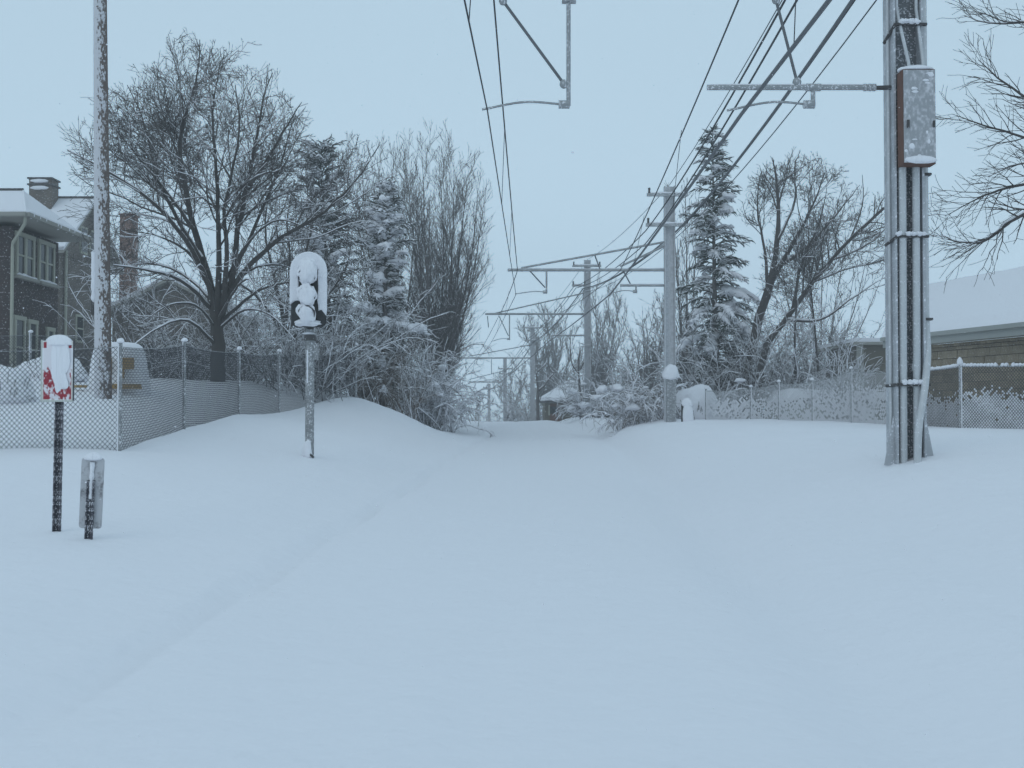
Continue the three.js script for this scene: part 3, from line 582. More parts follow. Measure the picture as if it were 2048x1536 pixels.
// evergreens with snow pads
function evergreen(label, d, base, topPy, o) {
  const b = atGround(base, d, -0.3), top = at(o.topPx ?? base, topPy, d), R = rng(o.seed);
  const wood = new GB(), fol = new GB(), snow = new GB(), axis = (t) => b.clone().lerp(top, t);
  wood.tube([axis(0), axis(0.5), axis(1)], [o.r ?? 0.14, 0.08, 0.01], 6);
  for (let k = 0; k < o.count; k++) {
    const t = o.t0 + (1 - o.t0) * Math.pow((k + R()) / o.count, o.pw ?? 0.85), p = axis(t), az = R() * Math.PI * 2, L = Math.max(0.15, o.profile(t) * (0.5 + 0.75 * R()));
    const dir = V(Math.cos(az), o.rise * (0.6 + 0.8 * R()) + 0.7 * t * t, Math.sin(az)).normalize(), pts = [p.clone()], ns = 7; let q = p.clone();
    for (let s = 0; s < ns; s++) { dir.y -= o.droop * (0.6 + 0.8 * R()) * (1 - 0.55 * t) / ns; dir.x += (R() - 0.5) * 0.3; dir.z += (R() - 0.5) * 0.3; dir.normalize(); q = q.clone().addScaledVector(dir, L / ns); pts.push(q); }
    fol.tube(pts, pts.map((_, i) => 0.03 - 0.003 * i), 3);
    const m = Math.ceil(L * o.twigs), loaded = R() < o.pads;
    for (let j = 0; j < m; j++) {
      const u = 0.15 + 0.85 * (j + R()) / m, f = u * ns, i = Math.min(ns - 1, f | 0), c = pts[i].clone().lerp(pts[i + 1], f - i), ax = pts[i + 1].clone().sub(pts[i]).normalize();
      const side = V(-ax.z, 0, ax.x).normalize().multiplyScalar(j % 2 ? 1 : -1), tl = (o.tw ?? 0.32) * (1.2 - 0.7 * u) * (0.5 + 0.9 * R()) + 0.06;
      const d1 = ax.clone().multiplyScalar(0.7).addScaledVector(side, 0.9 * (0.2 + R())).add(V(0, (R() - 0.6) * 0.8, 0)).normalize();
      const e1 = c.clone().addScaledVector(d1, tl * 0.5), e2 = e1.clone().addScaledVector(d1.add(V(0, -(o.hang ?? 0.5) * R(), 0)).normalize(), tl * 0.5);
      const w = (o.nw ?? 0.03) * (0.6 + 0.7 * R());
      fol.tube([c, e1, e2], [w * 0.8, w, w * 0.2], 3);
      if (R() < (loaded ? 0.75 : o.frost)) { const sw = w * (0.7 + 0.8 * R()) * (loaded ? 1.25 : 1); snow.tube([c, e1, e2].map((v) => v.clone().add(V(0, w * 0.75, 0))), [sw * 0.5, sw, sw * 0.25], 4); }
    }
    if (loaded) {
      // a long uneven load of snow along the outer bough
      const sp = [], sr = [], i0 = 1 + (R() * 2 | 0), w = o.pad * (0.35 + 0.6 * R()) * Math.min(1, 0.35 + 0.5 * L);
      for (let i = i0; i <= ns; i++) { const e = (i - i0 + 0.35) / (ns - i0 + 0.7); sp.push(pts[i].clone().add(V((R() - 0.5) * 0.06, w * 0.45, (R() - 0.5) * 0.06))); sr.push(w * (0.35 + 0.9 * Math.sin(Math.PI * Math.min(1, e))) * (0.65 + 0.6 * R())); }
      snow.tube(sp, sr, 6, true);
      for (let j = 0; j < (o.lumps ?? 1); j++) { const i = 2 + (R() * (ns - 2) | 0), s = w * (0.8 + 1.1 * R()); snow.blob(pts[i].clone().add(V((R() - 0.5) * 0.2, s * 0.3, (R() - 0.5) * 0.2)), s * (0.8 + 0.5 * R()), s * (0.6 + 0.4 * R()), s * (0.8 + 0.5 * R()), k * 3 + j + o.seed, 0.9, false, 0.5); }
    }
  }
  const g = thing('evergreen_tree', label, 'tree', b, o.group);
  part(g, 'trunk', wood.build(), M.barkGrey); part(g, 'crown', fol.build(), o.mat ?? M.needle); part(g, 'snow_cover', snow.build(), M.treeSnow);
  console.log('evergreen', wood.tris + fol.tris + snow.tris); return g;
}
evergreen('tall dark spruce loaded with snow, behind the second mast at right', 43, 1432, 258, { seed: 31, topPx: 1425, count: 225, t0: 0.06, pw: 1.15, profile: (t) => 0.10 + 2.35 * Math.pow(1 - t, 0.66), rise: 0.35, droop: 1.5, twigs: 25, frost: 0.45, pads: 0.42, pad: 0.16, lumps: 2, nw: 0.021, tw: 0.36, hang: 0.9, r: 0.2 });
evergreen('evergreen hung with big rounded snow clumps, right of the signal', 38, 765, 372, { seed: 41, topPx: 775, count: 190, t0: 0.10, profile: (t) => 0.25 + 1.25 * Math.pow(1 - t, 0.45) * (0.8 + 0.35 * Math.sin(t * 17 + 1)), rise: 0.7, droop: 1.5, twigs: 28, frost: 0.5, pads: 0.55, pad: 0.20, lumps: 2, nw: 0.020, tw: 0.28, hang: 0.8, mat: M.needleDark, r: 0.15 });
evergreen('dark ragged evergreen above and behind the signal head', 40, 668, 298, { seed: 43, topPx: 640, count: 190, t0: 0.12, profile: (t) => 0.55 + 1.75 * Math.pow(1 - t, 0.5) * (0.8 + 0.3 * Math.sin(t * 14)), rise: 0.6, droop: 1.3, twigs: 24, frost: 0.5, pads: 0.38, pad: 0.16, lumps: 1, nw: 0.021, tw: 0.34, hang: 0.7, mat: M.needleDark, r: 0.16 });

// shrubs: arching canes carrying snow
function shrub(label, d, px, o) {
  const b = atGround(px, d, -0.15), R = rng(o.seed), wood = new GB(), snow = new GB(), rm = o.rmin;
  const coat = (ps, rs, f) => { const q = (0.5 + R()) * f; const sr = rs.map((r, i) => Math.min(o.cap ?? 0.024, r * 0.7 + o.load * q * (0.6 + 0.8 * R())) * (i === 0 || i === rs.length - 1 ? 0.5 : 1)); snow.tube(ps.map((p, i) => V(p.x, p.y + rs[i] * 0.6 + sr[i] * 0.5, p.z)), sr, 3); };
  const off = (a) => V((R() - 0.5) * a, (R() - 0.5) * a, (R() - 0.5) * a);
  for (let k = 0; k < o.canes * 0.84; k++) {
    const az = R() * Math.PI * 2, L = o.h * (0.4 + 0.6 * R()), out = o.out * (0.3 + 1.1 * R()), p0 = b.clone().add(V((R() - 0.5) * o.w, 0, (R() - 0.5) * (o.w2 ?? o.w))); p0.y = groundY(p0.x, p0.z) - 0.05;
    const dir = V(Math.cos(az) * out, 1, Math.sin(az) * out).normalize(), pts = [p0]; let q = p0; const n = 9, bow = o.arch * (0.4 + 1.0 * R());
    for (let s = 0; s < n; s++) { dir.y -= bow * (s / n) / n * 2.4; dir.add(off(0.55)); dir.normalize(); q = q.clone().addScaledVector(dir, L / n); if (q.y < groundY(q.x, q.z)) break; pts.push(q); }
    if (pts.length < 3) continue;
    const r0 = o.r * (0.5 + 0.7 * R()), rr = pts.map((_, i) => Math.max(rm, r0 * (1 - 0.85 * i / n))); wood.tube(pts, rr, 4);
    if (R() < o.snow) coat(pts, rr, 1);
    const m = Math.ceil(L * o.twigs);
    for (let j = 0; j < m; j++) {
      const f = (0.15 + 0.85 * R()) * (pts.length - 1), i = Math.min(pts.length - 2, f | 0), c = pts[i].clone().lerp(pts[i + 1], f - i), ax = pts[i + 1].clone().sub(pts[i]).normalize();
      const d1 = ax.clone().add(off(2.2)).add(V(0, o.tup ?? 0, 0)).normalize(), tl = o.tl * (0.35 + R()), ps = [c]; let e = c;
      for (let s = 0; s < 3; s++) { d1.add(off(0.6)).add(V(0, -o.arch * 0.22, 0)).normalize(); e = e.clone().addScaledVector(d1, tl / 3); ps.push(e); }
      const rs = [rm * 1.2, rm, rm * 0.85, rm * 0.6]; wood.tube(ps, rs, 3);
      if (R() < o.snow * 0.6) coat(ps, rs, 0.75);
      for (let v = 0; v < 2; v++) { const a = ps[1 + (R() * 2.99 | 0)], e1 = a.clone().addScaledVector(d1.clone().add(off(2)).add(V(0, -o.arch * 0.2, 0)).normalize(), tl * (0.2 + 0.35 * R())); wood.tube([a, e1], [rm * 0.8, rm * 0.5], 3); if (R() < o.snow * 0.3) coat([a, e1], [rm * 0.8, rm * 0.5], 0.5); }
    }
    if (R() < (o.pads ?? 0)) { const i = 2 + ((pts.length - 3) * R() | 0), s = o.pad * (0.35 + 0.8 * R()); snow.blob(pts[i].clone().add(V(0, s * 0.15, 0)), s * (0.7 + 0.6 * R()), s * (0.5 + 0.4 * R()), s, k + o.seed, 0.9, false, 0.5); }
  }
  const g = thing(o.name ?? 'snowy_shrub', label, 'shrub', b, o.group);
  part(g, 'branches', wood.build(), o.mat ?? M.barkBrown); part(g, 'snow_cover', snow.build(), M.treeSnow);
  console.log('shrub', wood.tris + snow.tris); return g;
}
shrub('brownish leafless shrub on the left bank beside the fence end', 37, 770, { seed: 51, canes: 94, h: 3.1, out: 0.45, w: 2.2, arch: 0.6, r: 0.0128, rmin: 0.0056, snow: 0.45, load: 0.008, twigs: 5.6, tl: 0.5, mat: M.barkBrown, pads: 0.12, pad: 0.16 });
shrub('drooping snow-laden shrub at the foot of the left bank', 40, 868, { seed: 52, cap: 0.04, canes: 108, h: 3.3, out: 0.5, w: 1.5, arch: 1.25, r: 0.0144, rmin: 0.0056, snow: 0.95, load: 0.022, twigs: 4.3, tl: 0.5, mat: M.barkGrey, pads: 0.35, pad: 0.17 });
shrub('tall frosted shrub between the upright tree and the drooping shrub', 43, 838, { seed: 53, canes: 101, h: 4.8, out: 0.42, w: 1.7, arch: 0.75, r: 0.012, rmin: 0.0064, snow: 0.7, load: 0.012, twigs: 5.0, tl: 0.6, mat: M.barkGrey, pads: 0.1, pad: 0.15 });
shrub('wide low frosted shrub behind the fence, under the big bare tree', 33, 590, { seed: 54, canes: 100, h: 4.3, out: 0.75, w: 3.2, arch: 0.6, r: 0.0144, rmin: 0.0048, snow: 0.75, load: 0.009, twigs: 5.0, tl: 0.5, mat: M.twig });
shrub('tangled frosted shrub left of the big bare tree trunk', 36, 330, { seed: 55, canes: 85, h: 5.4, out: 0.8, w: 3.4, arch: 0.55, r: 0.0144, rmin: 0.0052, snow: 0.7, load: 0.009, twigs: 5.0, tl: 0.55, mat: M.twig });
shrub('dense frosted thicket behind the big bare tree trunk', 40, 480, { seed: 56, canes: 85, h: 6.4, out: 0.7, w: 4.2, arch: 0.5, r: 0.0160, rmin: 0.0056, snow: 0.7, load: 0.010, twigs: 5.0, tl: 0.6, mat: M.twig });
shrub('frosted thicket below the dark ragged evergreen', 37, 672, { seed: 57, canes: 100, h: 5.4, out: 0.6, w: 2.4, arch: 0.6, r: 0.0144, rmin: 0.0056, snow: 0.75, load: 0.011, twigs: 5.0, tl: 0.55, mat: M.twig, pads: 0.15, pad: 0.15 });
shrub('snow-laden arching hedge left of the cabinet post', 37.5, 1285, { seed: 58, cap: 0.04, canes: 108, h: 2.3, out: 0.75, w: 2.0, arch: 1.2, r: 0.0128, rmin: 0.0056, snow: 0.9, load: 0.020, twigs: 4.3, tl: 0.4, mat: M.barkBrown, pads: 0.4, pad: 0.2 });
shrub('pale frosted hedge beside the third mast', 55, 1225, { seed: 59, cap: 0.04, canes: 108, h: 3.2, out: 0.8, w: 3.2, arch: 1.0, r: 0.0160, rmin: 0.0072, snow: 0.9, load: 0.022, twigs: 3.7, tl: 0.5, mat: M.barkGrey, pads: 0.35, pad: 0.26 });
shrub('low snow-bowed shrub behind the right fence, near the cabinet post', 38.5, 1415, { seed: 60, cap: 0.04, canes: 79, h: 1.8, out: 0.9, w: 1.7, arch: 1.3, r: 0.0112, rmin: 0.0048, snow: 0.9, load: 0.02, twigs: 4.3, tl: 0.35, mat: M.barkGrey, pads: 0.35, pad: 0.2 });
shrub('frosted upright shrub behind the right fence, under the bare tree', 40, 1600, { seed: 61, canes: 115, h: 4.4, out: 0.6, w: 3.4, arch: 0.4, r: 0.0136, rmin: 0.0052, snow: 0.7, load: 0.011, twigs: 5.0, tl: 0.5, mat: M.twig, tup: 0.2 });
shrub('frosted fan-shaped shrub against the tan wall, left of the near mast', 35, 1690, { seed: 62, canes: 65, h: 2.6, out: 0.6, w: 1.4, arch: 0.35, r: 0.0120, rmin: 0.0048, snow: 0.85, load: 0.012, twigs: 5.0, tl: 0.4, mat: M.barkGrey, tup: 0.2 });
shrub('frosted shrub mass under the spruce at right', 41, 1470, { seed: 63, canes: 137, h: 5.0, out: 0.6, w: 3.6, arch: 0.5, r: 0.0144, rmin: 0.0056, snow: 0.75, load: 0.011, twigs: 5.0, tl: 0.55, mat: M.twig, tup: 0.1 });

// bare trees on the right
{
  const d = 42, b = atGround(1492, d, -0.3), c = (x, y, z = 0) => at(x, y, d + z);
  makeTree('bare_tree', 'bare tree with a thick leaning trunk, right of the snowy spruce', {
    seed: 71, base: b, bark: M.twig, twig: M.twig, rmin: 0.0065, snow: 0.8, load: 0.007,
    inside: union(ell(c(1600, 480), 2.9, 3.6, 2.8), ell(c(1680, 540), 2.0, 3.2, 2.4)),
    stems: [
      { pts: [b, c(1500, 720), c(1514, 650), c(1530, 600), c(1545, 555)], r: 0.21, r1: 0.15, n: 10, bare: true },
      { pts: [c(1540, 570), c(1555, 480, 0.4), c(1556, 400, 0.6), c(1550, 340, 0.7), c(1545, 315, 0.8)], r: 0.14, r1: 0.012, n: 14 },
      { pts: [c(1545, 560), c(1590, 480, -0.5), c(1625, 410, -0.8), c(1650, 345, -1)], r: 0.11, r1: 0.012, n: 12 },
      { pts: [c(1535, 590), c(1530, 500, 1), c(1515, 420, 1.4), c(1520, 350, 1.6)], r: 0.085, r1: 0.012, n: 12 },
      { pts: [c(1556, 480), c(1590, 400, 1.2), c(1590, 330, 1.5), c(1600, 300, 1.6)], r: 0.07, r1: 0.01, n: 12 },
      { pts: [c(1548, 540), c(1620, 490, 0.8), c(1680, 420, 1.2), c(1720, 370, 1.4)], r: 0.085, r1: 0.012, n: 14 },
    ], lv: LV_BARE(1.04, 0.4),
  }, 'bare trees at right');
  const b2 = atGround(1510, 40, -0.3), e = (x, y, z = 0) => at(x, y, 40 + z);
  makeTree('bare_tree', 'bare tree leaning far right, its long trunk crossing behind the near mast', {
    seed: 72, base: b2, bark: M.twig, twig: M.twig, rmin: 0.0065, snow: 0.9, load: 0.009,
    inside: union(ell(e(1650, 560), 2.6, 2.6, 2.4), ell(e(1730, 480), 1.5, 2.2, 2)),
    stems: [
      { pts: [b2, e(1530, 700), e(1570, 640), e(1630, 560), e(1700, 480), e(1765, 420), e(1800, 385)], r: 0.15, r1: 0.03, n: 16 },
      { pts: [e(1585, 620), e(1600, 540, 0.5), e(1640, 440, 1), e(1655, 370, 1.2)], r: 0.07, r1: 0.01, n: 12 },
      { pts: [e(1570, 640), e(1640, 640, -0.6), e(1700, 600, -1), e(1760, 560, -1.2)], r: 0.06, r1: 0.01, n: 12 },
      { pts: [e(1700, 480), e(1725, 410, 0.3), e(1725, 350, 0.4)], r: 0.04, r1: 0.01, n: 8 },
      { pts: [atGround(1590, 40, -0.2), e(1590, 700, -0.3), e(1592, 600, -0.4), e(1600, 500, -0.5)], r: 0.07, r1: 0.01, n: 10 },
      { pts: [atGround(1640, 40, -0.2), e(1632, 680, 0.4), e(1620, 560, 0.6), e(1615, 440, 0.8)], r: 0.06, r1: 0.01, n: 10 },
    ], lv: LV_BARE(0.76, 0.42),
  }, 'bare trees at right');
}
// tree reaching in from beyond the right edge
{
  const d = 15, b = atGround(2420, d, -0.3), c = (x, y, z = 0) => at(x, y, d + z);
  makeTree('bare_tree', 'thin dark branches reaching in at the right edge, of a tree outside', {
    seed: 75, base: b, bark: M.twig, twig: M.twig, rmin: 0.0032, snow: 0.15, load: 0.002,
    stems: [
      { pts: [b, c(2400, 700), c(2370, 400), c(2350, 100), c(2330, -200)], r: 0.2, r1: 0.06, n: 14 },
      { pts: [c(2385, 560), c(2220, 470, 0.3), c(2080, 420, 0.2), c(2010, 450, 0), c(1970, 482, 0), c(1925, 485, 0), c(1880, 470, 0)], r: 0.045, r1: 0.004, n: 20, lv: 1 },
      { pts: [c(2380, 480), c(2210, 420, -0.4), c(2080, 368, -0.5), c(2000, 380, -0.5), c(1950, 400, -0.5), c(1892, 432, -0.5)], r: 0.04, r1: 0.004, n: 18, lv: 1 },
      { pts: [c(2375, 420), c(2200, 330, 0.5), c(2048, 275, 0.6), c(1960, 248, 0.6), c(1905, 228, 0.6)], r: 0.04, r1: 0.004, n: 18, lv: 1 },
      { pts: [c(2370, 380), c(2200, 270, -0.2), c(2060, 200, -0.2), c(1990, 150, -0.2), c(1958, 120, -0.2)], r: 0.04, r1: 0.004, n: 18, lv: 1 },
      { pts: [c(2365, 250), c(2200, 110, 0.4), c(2060, 46, 0.4), c(1985, 48, 0.4), c(1928, 32, 0.4)], r: 0.035, r1: 0.004, n: 18, lv: 1 },
      { pts: [c(2375, 430), c(2230, 390, 0.8), c(2100, 330, 0.8), c(2030, 330, 0.8), c(1975, 355, 0.8)], r: 0.03, r1: 0.004, n: 14, lv: 1 },
      { pts: [c(2010, 450), c(1985, 500), c(1965, 530), c(1952, 552)], r: 0.010, r1: 0.004, n: 8, lv: 2 },
    ],
    lv: [{ n: 8, kids: 0, t0: 0.5, ang: 0.6, ratio: 0.3 },
      { n: 6, wob: 0.3, kids: 6.5, perLen: true, t0: 0.3, ang: 0.55, klen: 0.75, rr: 0.55, tip: 0.3, kup: 0.05, snow: 0.9 },
      { n: 5, wob: 0.35, kids: 8, perLen: true, t0: 0.2, ang: 0.6, ratio: 0.55, rr: 0.6, tip: 0.35, kup: 0.05, snow: 0.4 },
      { n: 3, wob: 0.3, kids: 3, perLen: true, t0: 0.2, ang: 0.6, ratio: 0.5, rr: 0.7, tip: 0.5 }, { n: 2, wob: 0.3 }],
  });
}
// hazy trees down the line
fastigiate('hazy dense bare tree behind the far snow-roofed house', 88, 1100, [[1045, 660, 1], [1060, 640, -1], [1085, 628, 1], [1105, 632, 0], [1130, 640, -1], [1150, 665, 1], [1075, 690, -2], [1120, 700, 2], [1160, 700, 0]], 81, 1.0, 0.014, M.barkHazeFrost);
fastigiate('hazy bare tree right of the third mast', 66, 1190, [[1165, 600, 1], [1190, 585, -1], [1215, 580, 1], [1240, 590, 0], [1255, 625, -1], [1205, 640, 1]], 82, 1.15, 0.0105, M.barkHazeFrost);
fastigiate('hazy low bare tree between the third and second masts', 58, 1290, [[1260, 660, 1], [1285, 640, -1], [1310, 620, 0.5], [1330, 590, 0], [1345, 560, 1], [1240, 690, -1]], 83, 1.15, 0.010, M.barkHazeFrost);
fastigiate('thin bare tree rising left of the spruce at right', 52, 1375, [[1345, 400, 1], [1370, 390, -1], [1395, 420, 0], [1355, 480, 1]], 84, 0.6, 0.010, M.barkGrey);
fastigiate('faint bare tree far beyond the fifth mast', 125, 1020, [[985, 770, 1], [1005, 750, -1], [1030, 735, 1], [1050, 725, 0], [1040, 780, 0]], 85, 0.6, 0.02, M.barkHazeFrost);
fastigiate('faint bare tree farthest away at the left end of the line', 150, 950, [[925, 800, 1], [945, 790, -1], [965, 795, 1], [985, 800, 0]], 86, 0.6, 0.024, M.barkHazeFrost);
fastigiate('hazy bare tree behind the leaning trees at right', 60, 1640, [[1560, 470, 1], [1600, 440, -1], [1650, 430, 1], [1700, 450, 0], [1740, 490, -1], [1770, 540, 1]], 87, 0.45, 0.0105, M.barkHazeFrost);
shrub('hazy frosted thicket behind the leaning bare trees at right', 56, 1620, { seed: 96, canes: 80, h: 7.4, out: 0.5, w: 5.5, w2: 2, arch: 0.4, r: 0.02, rmin: 0.009, snow: 0.7, load: 0.012, twigs: 4.2, tl: 0.9, mat: M.barkGrey, tup: 0.2 });
shrub('hazy frosted thicket behind the spruce at right', 55, 1450, { seed: 97, canes: 65, h: 7.0, out: 0.45, w: 4.5, w2: 2, arch: 0.4, r: 0.02, rmin: 0.009, snow: 0.7, load: 0.012, twigs: 4.2, tl: 0.9, mat: M.barkGrey, tup: 0.2 });
shrub('hazy frosted thicket between the second and third masts', 60, 1285, { seed: 93, canes: 80, h: 5.4, out: 0.6, w: 4.5, arch: 0.5, r: 0.02, rmin: 0.009, snow: 0.75, load: 0.014, twigs: 4.5, tl: 0.8, mat: M.barkHazeFrost });
shrub('hazy frosted thicket below the bare tree, right of the third mast', 68, 1210, { seed: 94, canes: 70, h: 5.0, out: 0.6, w: 4, arch: 0.5, r: 0.022, rmin: 0.01, snow: 0.75, load: 0.016, twigs: 4, tl: 0.9, mat: M.barkHazeFrost });
shrub('tall hazy thicket behind the far snow-roofed house', 90, 1115, { seed: 95, canes: 75, h: 7.5, out: 0.45, w: 6, arch: 0.3, r: 0.026, rmin: 0.014, snow: 0.7, load: 0.018, twigs: 3.5, tl: 1.1, mat: M.barkHazeFrost, tup: 0.3 });
shrub('hazy snowy scrub beside the fifth mast', 92, 1050, { seed: 91, canes: 79, h: 3.2, out: 0.7, w: 5, arch: 0.7, r: 0.0200, rmin: 0.0112, snow: 0.85, load: 0.03, twigs: 2.5, tl: 0.8, mat: M.barkHazeFrost });
shrub('faint snowy scrub left of the fifth mast', 105, 985, { seed: 92, canes: 79, h: 3.5, out: 0.7, w: 5, arch: 0.7, r: 0.0224, rmin: 0.0128, snow: 0.85, load: 0.03, twigs: 2.5, tl: 0.8, mat: M.barkGrey });
{ // young tree in front of the far house
  const d = 62, b = atGround(1160, d, -0.2), c = (x, y, z = 0) => at(x, y, d + z);
  makeTree('bare_tree', 'small knobbly bare tree against the far snow roof', { seed: 88, base: b, bark: M.barkGrey, twig: M.barkGrey, rmin: 0.011, snow: 1, load: 0.014,
    stems: [{ pts: [b, c(1160, 780), c(1157, 740), c(1160, 700)], r: 0.1, r1: 0.04, n: 8 }, { pts: [c(1158, 750), c(1143, 725), c(1140, 690), c(1143, 660)], r: 0.05, r1: 0.015, n: 8 }, { pts: [c(1160, 740), c(1172, 715), c(1176, 680)], r: 0.05, r1: 0.015, n: 8 }],
    lv: LV_BARE(0.45) });
  const d2 = 70, b2 = atGround(1076, d2, -0.2), e = (x, y) => at(x, y, d2);
  makeTree('bare_tree', 'bent two-armed bare tree by the far house corner', { seed: 89, base: b2, bark: M.barkGrey, twig: M.barkGrey, rmin: 0.012, snow: 1, load: 0.02,
    stems: [{ pts: [b2, e(1075, 800), e(1076, 782)], r: 0.11, r1: 0.1, n: 6 }, { pts: [e(1076, 784), e(1074, 760), e(1074, 745), e(1082, 738), e(1094, 725)], r: 0.07, r1: 0.02, n: 12 }, { pts: [e(1076, 782), e(1090, 770), e(1100, 755), e(1110, 745), e(1116, 732)], r: 0.08, r1: 0.02, n: 12 }, { pts: [e(1108, 746), e(1101, 740), e(1099, 730)], r: 0.04, r1: 0.02, n: 6 }],
    lv: LV_BARE(0.2) });
}

// ------------------------------------------------------------------ chain-link fences
function chainFence(label, posts, o) {   // posts: [px, d, topPy] -> ground line followed by the fabric
  const P = posts.map(([px, d, top]) => { const p = at(px, 800, d); return { x: p.x, z: p.z, top: at(px, top, d).y, g: groundY(p.x, p.z) }; });
  const b = V(P[0].x, P[0].g - 0.2, P[0].z), g = thing('chain_link_fence', label, 'fence', b, o.group);
  const w = 0.036, fab = new GB(), clog = new GB(), R = rng(o.seed); const r = o.r;
  let u0 = 0;
  for (let k = 0; k < P.length - 1; k++) {
    const A = P[k], B = P[k + 1], L = Math.hypot(B.x - A.x, B.z - A.z), n = Math.max(1, Math.round(L / w));
    const pos = (i) => { const t = i / n, x = A.x + (B.x - A.x) * t, z = A.z + (B.z - A.z) * t; return { x, z, g: groundY(x, z) - 0.06, t: A.top + (B.top - A.top) * t - o.sag * 4 * t * (1 - t) }; };
    for (let i = 0; i < n; i++) {
      const a = pos(i), c = pos(i + 1), h = Math.min(a.t - a.g, c.t - c.g), m = Math.max(2, Math.ceil(h / (w * 1.12))), pts = [];
      for (let s = 0; s <= m; s++) { const e = (s + i) % 2 ? c : a; const y = (a.t + c.t) / 2 - s * w * 1.12 + 0.008 * n3(i * 0.1, s * 0.2, o.seed); pts.push(V(e.x, y, e.z + 0.015 * n3(i * 0.06, s * 0.11, 9))); }
      // straight diagonals with hard corners
      for (let s = 0; s < pts.length - 1; s++) fab.tube([pts[s], pts[s + 1]], [r, r], 3);
      if (o.clog) for (let s = 1; s < m; s++) if ((s + i) % 2 === 0) {
        const y = (a.t + c.t) / 2 - s * w * 1.12, f = (a.t - y) / (a.t - a.g);
        if (o.clog(f, u0 + i * w, R)) { const q = w * (0.8 + 0.22 * R()), dx = (c.x - a.x) / w, dz = (c.z - a.z) / w, m2 = V(c.x, y, c.z); const sg = dx < 0 ? -1 : 1, f1 = V(m2.x - sg * dx * q, y, m2.z - sg * dz * q), f2 = V(m2.x + sg * dx * q, y, m2.z + sg * dz * q), tp = V(m2.x, y + q, m2.z), bt = V(m2.x, y - q, m2.z), nx = -dz, nz = dx, fr = V(m2.x + nx * 0.012 * (nz < 0 ? -1 : 1), y - q * 0.2, m2.z + Math.abs(nz) * 0.016), k0 = clog.p.length / 3;
          for (const p of [f1, bt, f2, tp, fr]) { const e = p === fr ? [0, 0.2, 1] : [(p.x - m2.x) * 12, (p.y - y) * 12, 0.8], l = Math.hypot(...e); clog.v(p.x, p.y, p.z, e[0] / l, e[1] / l, e[2] / l, p.x, p.y); }
          for (let q2 = 0; q2 < 4; q2++) clog.i.push(k0 + 4, k0 + q2, k0 + (q2 + 1) % 4); }
      }
    }
    u0 += L;
    const ws = []; for (let i = 0; i <= 12; i++) { const q = pos(n * i / 12); ws.push(V(q.x, q.t + 0.004, q.z)); }
    part(g, 'top_wire', tube(ws, o.rail ?? 0.006, 6), M.galv);
    if (o.railSnow) { const sb = new GB(); for (let i = 0; i < L / 0.085; i++) if (n3(i * 0.35, o.seed, k) > -0.25) { const q = pos(n * Math.min(1, (i + 0.5) * 0.085 / L)); sb.blob(V(q.x, q.t + 0.03, q.z), 0.045 + 0.02 * R(), 0.04 + 0.02 * R(), 0.04, i + k * 50, 0.35, false, 0.6); } if (sb.i.length) part(g, 'rail_snow', sb.build(), M.snow).userData.kind = 'stuff'; }
  }
  const f = part(g, 'wire_fabric', fab.build(), o.mat ?? M.mesh); f.userData.kind = 'stuff';
  if (clog.i.length) { const c = part(g, 'lodged_snow', clog.build(), M.treeSnow); c.userData.kind = 'stuff'; }
  for (const [k, q] of P.entries()) {
    if (o.skip?.includes(k)) continue;
    const pr = o.post ?? 0.032, po = part(g, 'post', tube([V(q.x, q.g - 0.2, q.z), V(q.x, q.top + 0.07, q.z)], pr, 10), M.galv);
    const sb = new GB(); sb.blob(V(q.x, q.top + 0.08, q.z), pr * 1.9, pr * (o.cap ?? 1.8), pr * 1.9, k + o.seed, 0.2, true, 0.4);
    const side = []; for (let i = 0; i <= 16; i++) side.push(V(q.x + pr * (o.plaster ?? -0.7) + 0.006 * n3(i, k, 2), q.g + (q.top + 0.05 - q.g) * i / 16, q.z + pr * 0.65)); sb.tube(side, side.map((_, i) => pr * (o.coat ?? 0.5) * (0.8 + 0.6 * n3(i * 0.6, k * 3, 5))), 6, true);
    part(po, 'snow_cover', sb.build(), M.snow);
  }
  console.log('fence', fab.tris + clog.tris); return g;
}
chainFence('chain-link fence with snow-capped posts turning a corner along the left bank', [[-260, 16.2, 700], [240, 17.0, 694], [368, 20.6, 690], [478, 25.0, 705], [558, 28.4, 708], [675, 33.2, 708], [712, 34.6, 694]], { seed: 3, r: 0.0047, sag: 0.05 });
chainFence('low chain-link fence in front of the dark brick house', [[-150, 29, 672], [60, 29, 670], [200, 30, 676]], { seed: 4, r: 0.0055, sag: 0.03, skip: [0] });
const clogR = (f, u, R) => { const e = 0.50 - 0.22 * n3(u * 0.55, 3, 1) - 0.1 * n3(u * 2.1, 7, 1); return R() < 0.985 * sstep(e - 0.20, e + 0.12, f); };
chainFence('snow-clogged chain-link fence below the tan block wall at right', [[2260, 22.5, 727], [1921, 25.6, 733], [1838, 27.6, 742]], { seed: 5, r: 0.0065, sag: 0.02, rail: 0.02, railSnow: true, post: 0.036, cap: 3.6, coat: 0.75, plaster: 0.45, clog: clogR, mat: M.mesh, skip: [0, 2] });
chainFence('frosted chain-link fence in front of the low snow-slabbed shed', [[1790, 30, 745], [1703, 31.5, 742], [1625, 32.8, 765], [1558, 34, 768], [1502, 35, 778], [1412, 36, 782]], { seed: 6, r: 0.0075, sag: 0.03, rail: 0.01, clog: (f, u, R) => R() < 0.72 * sstep(0.1, 0.5, f), mat: M.meshSnow, coat: 0.6, plaster: 0.3 });

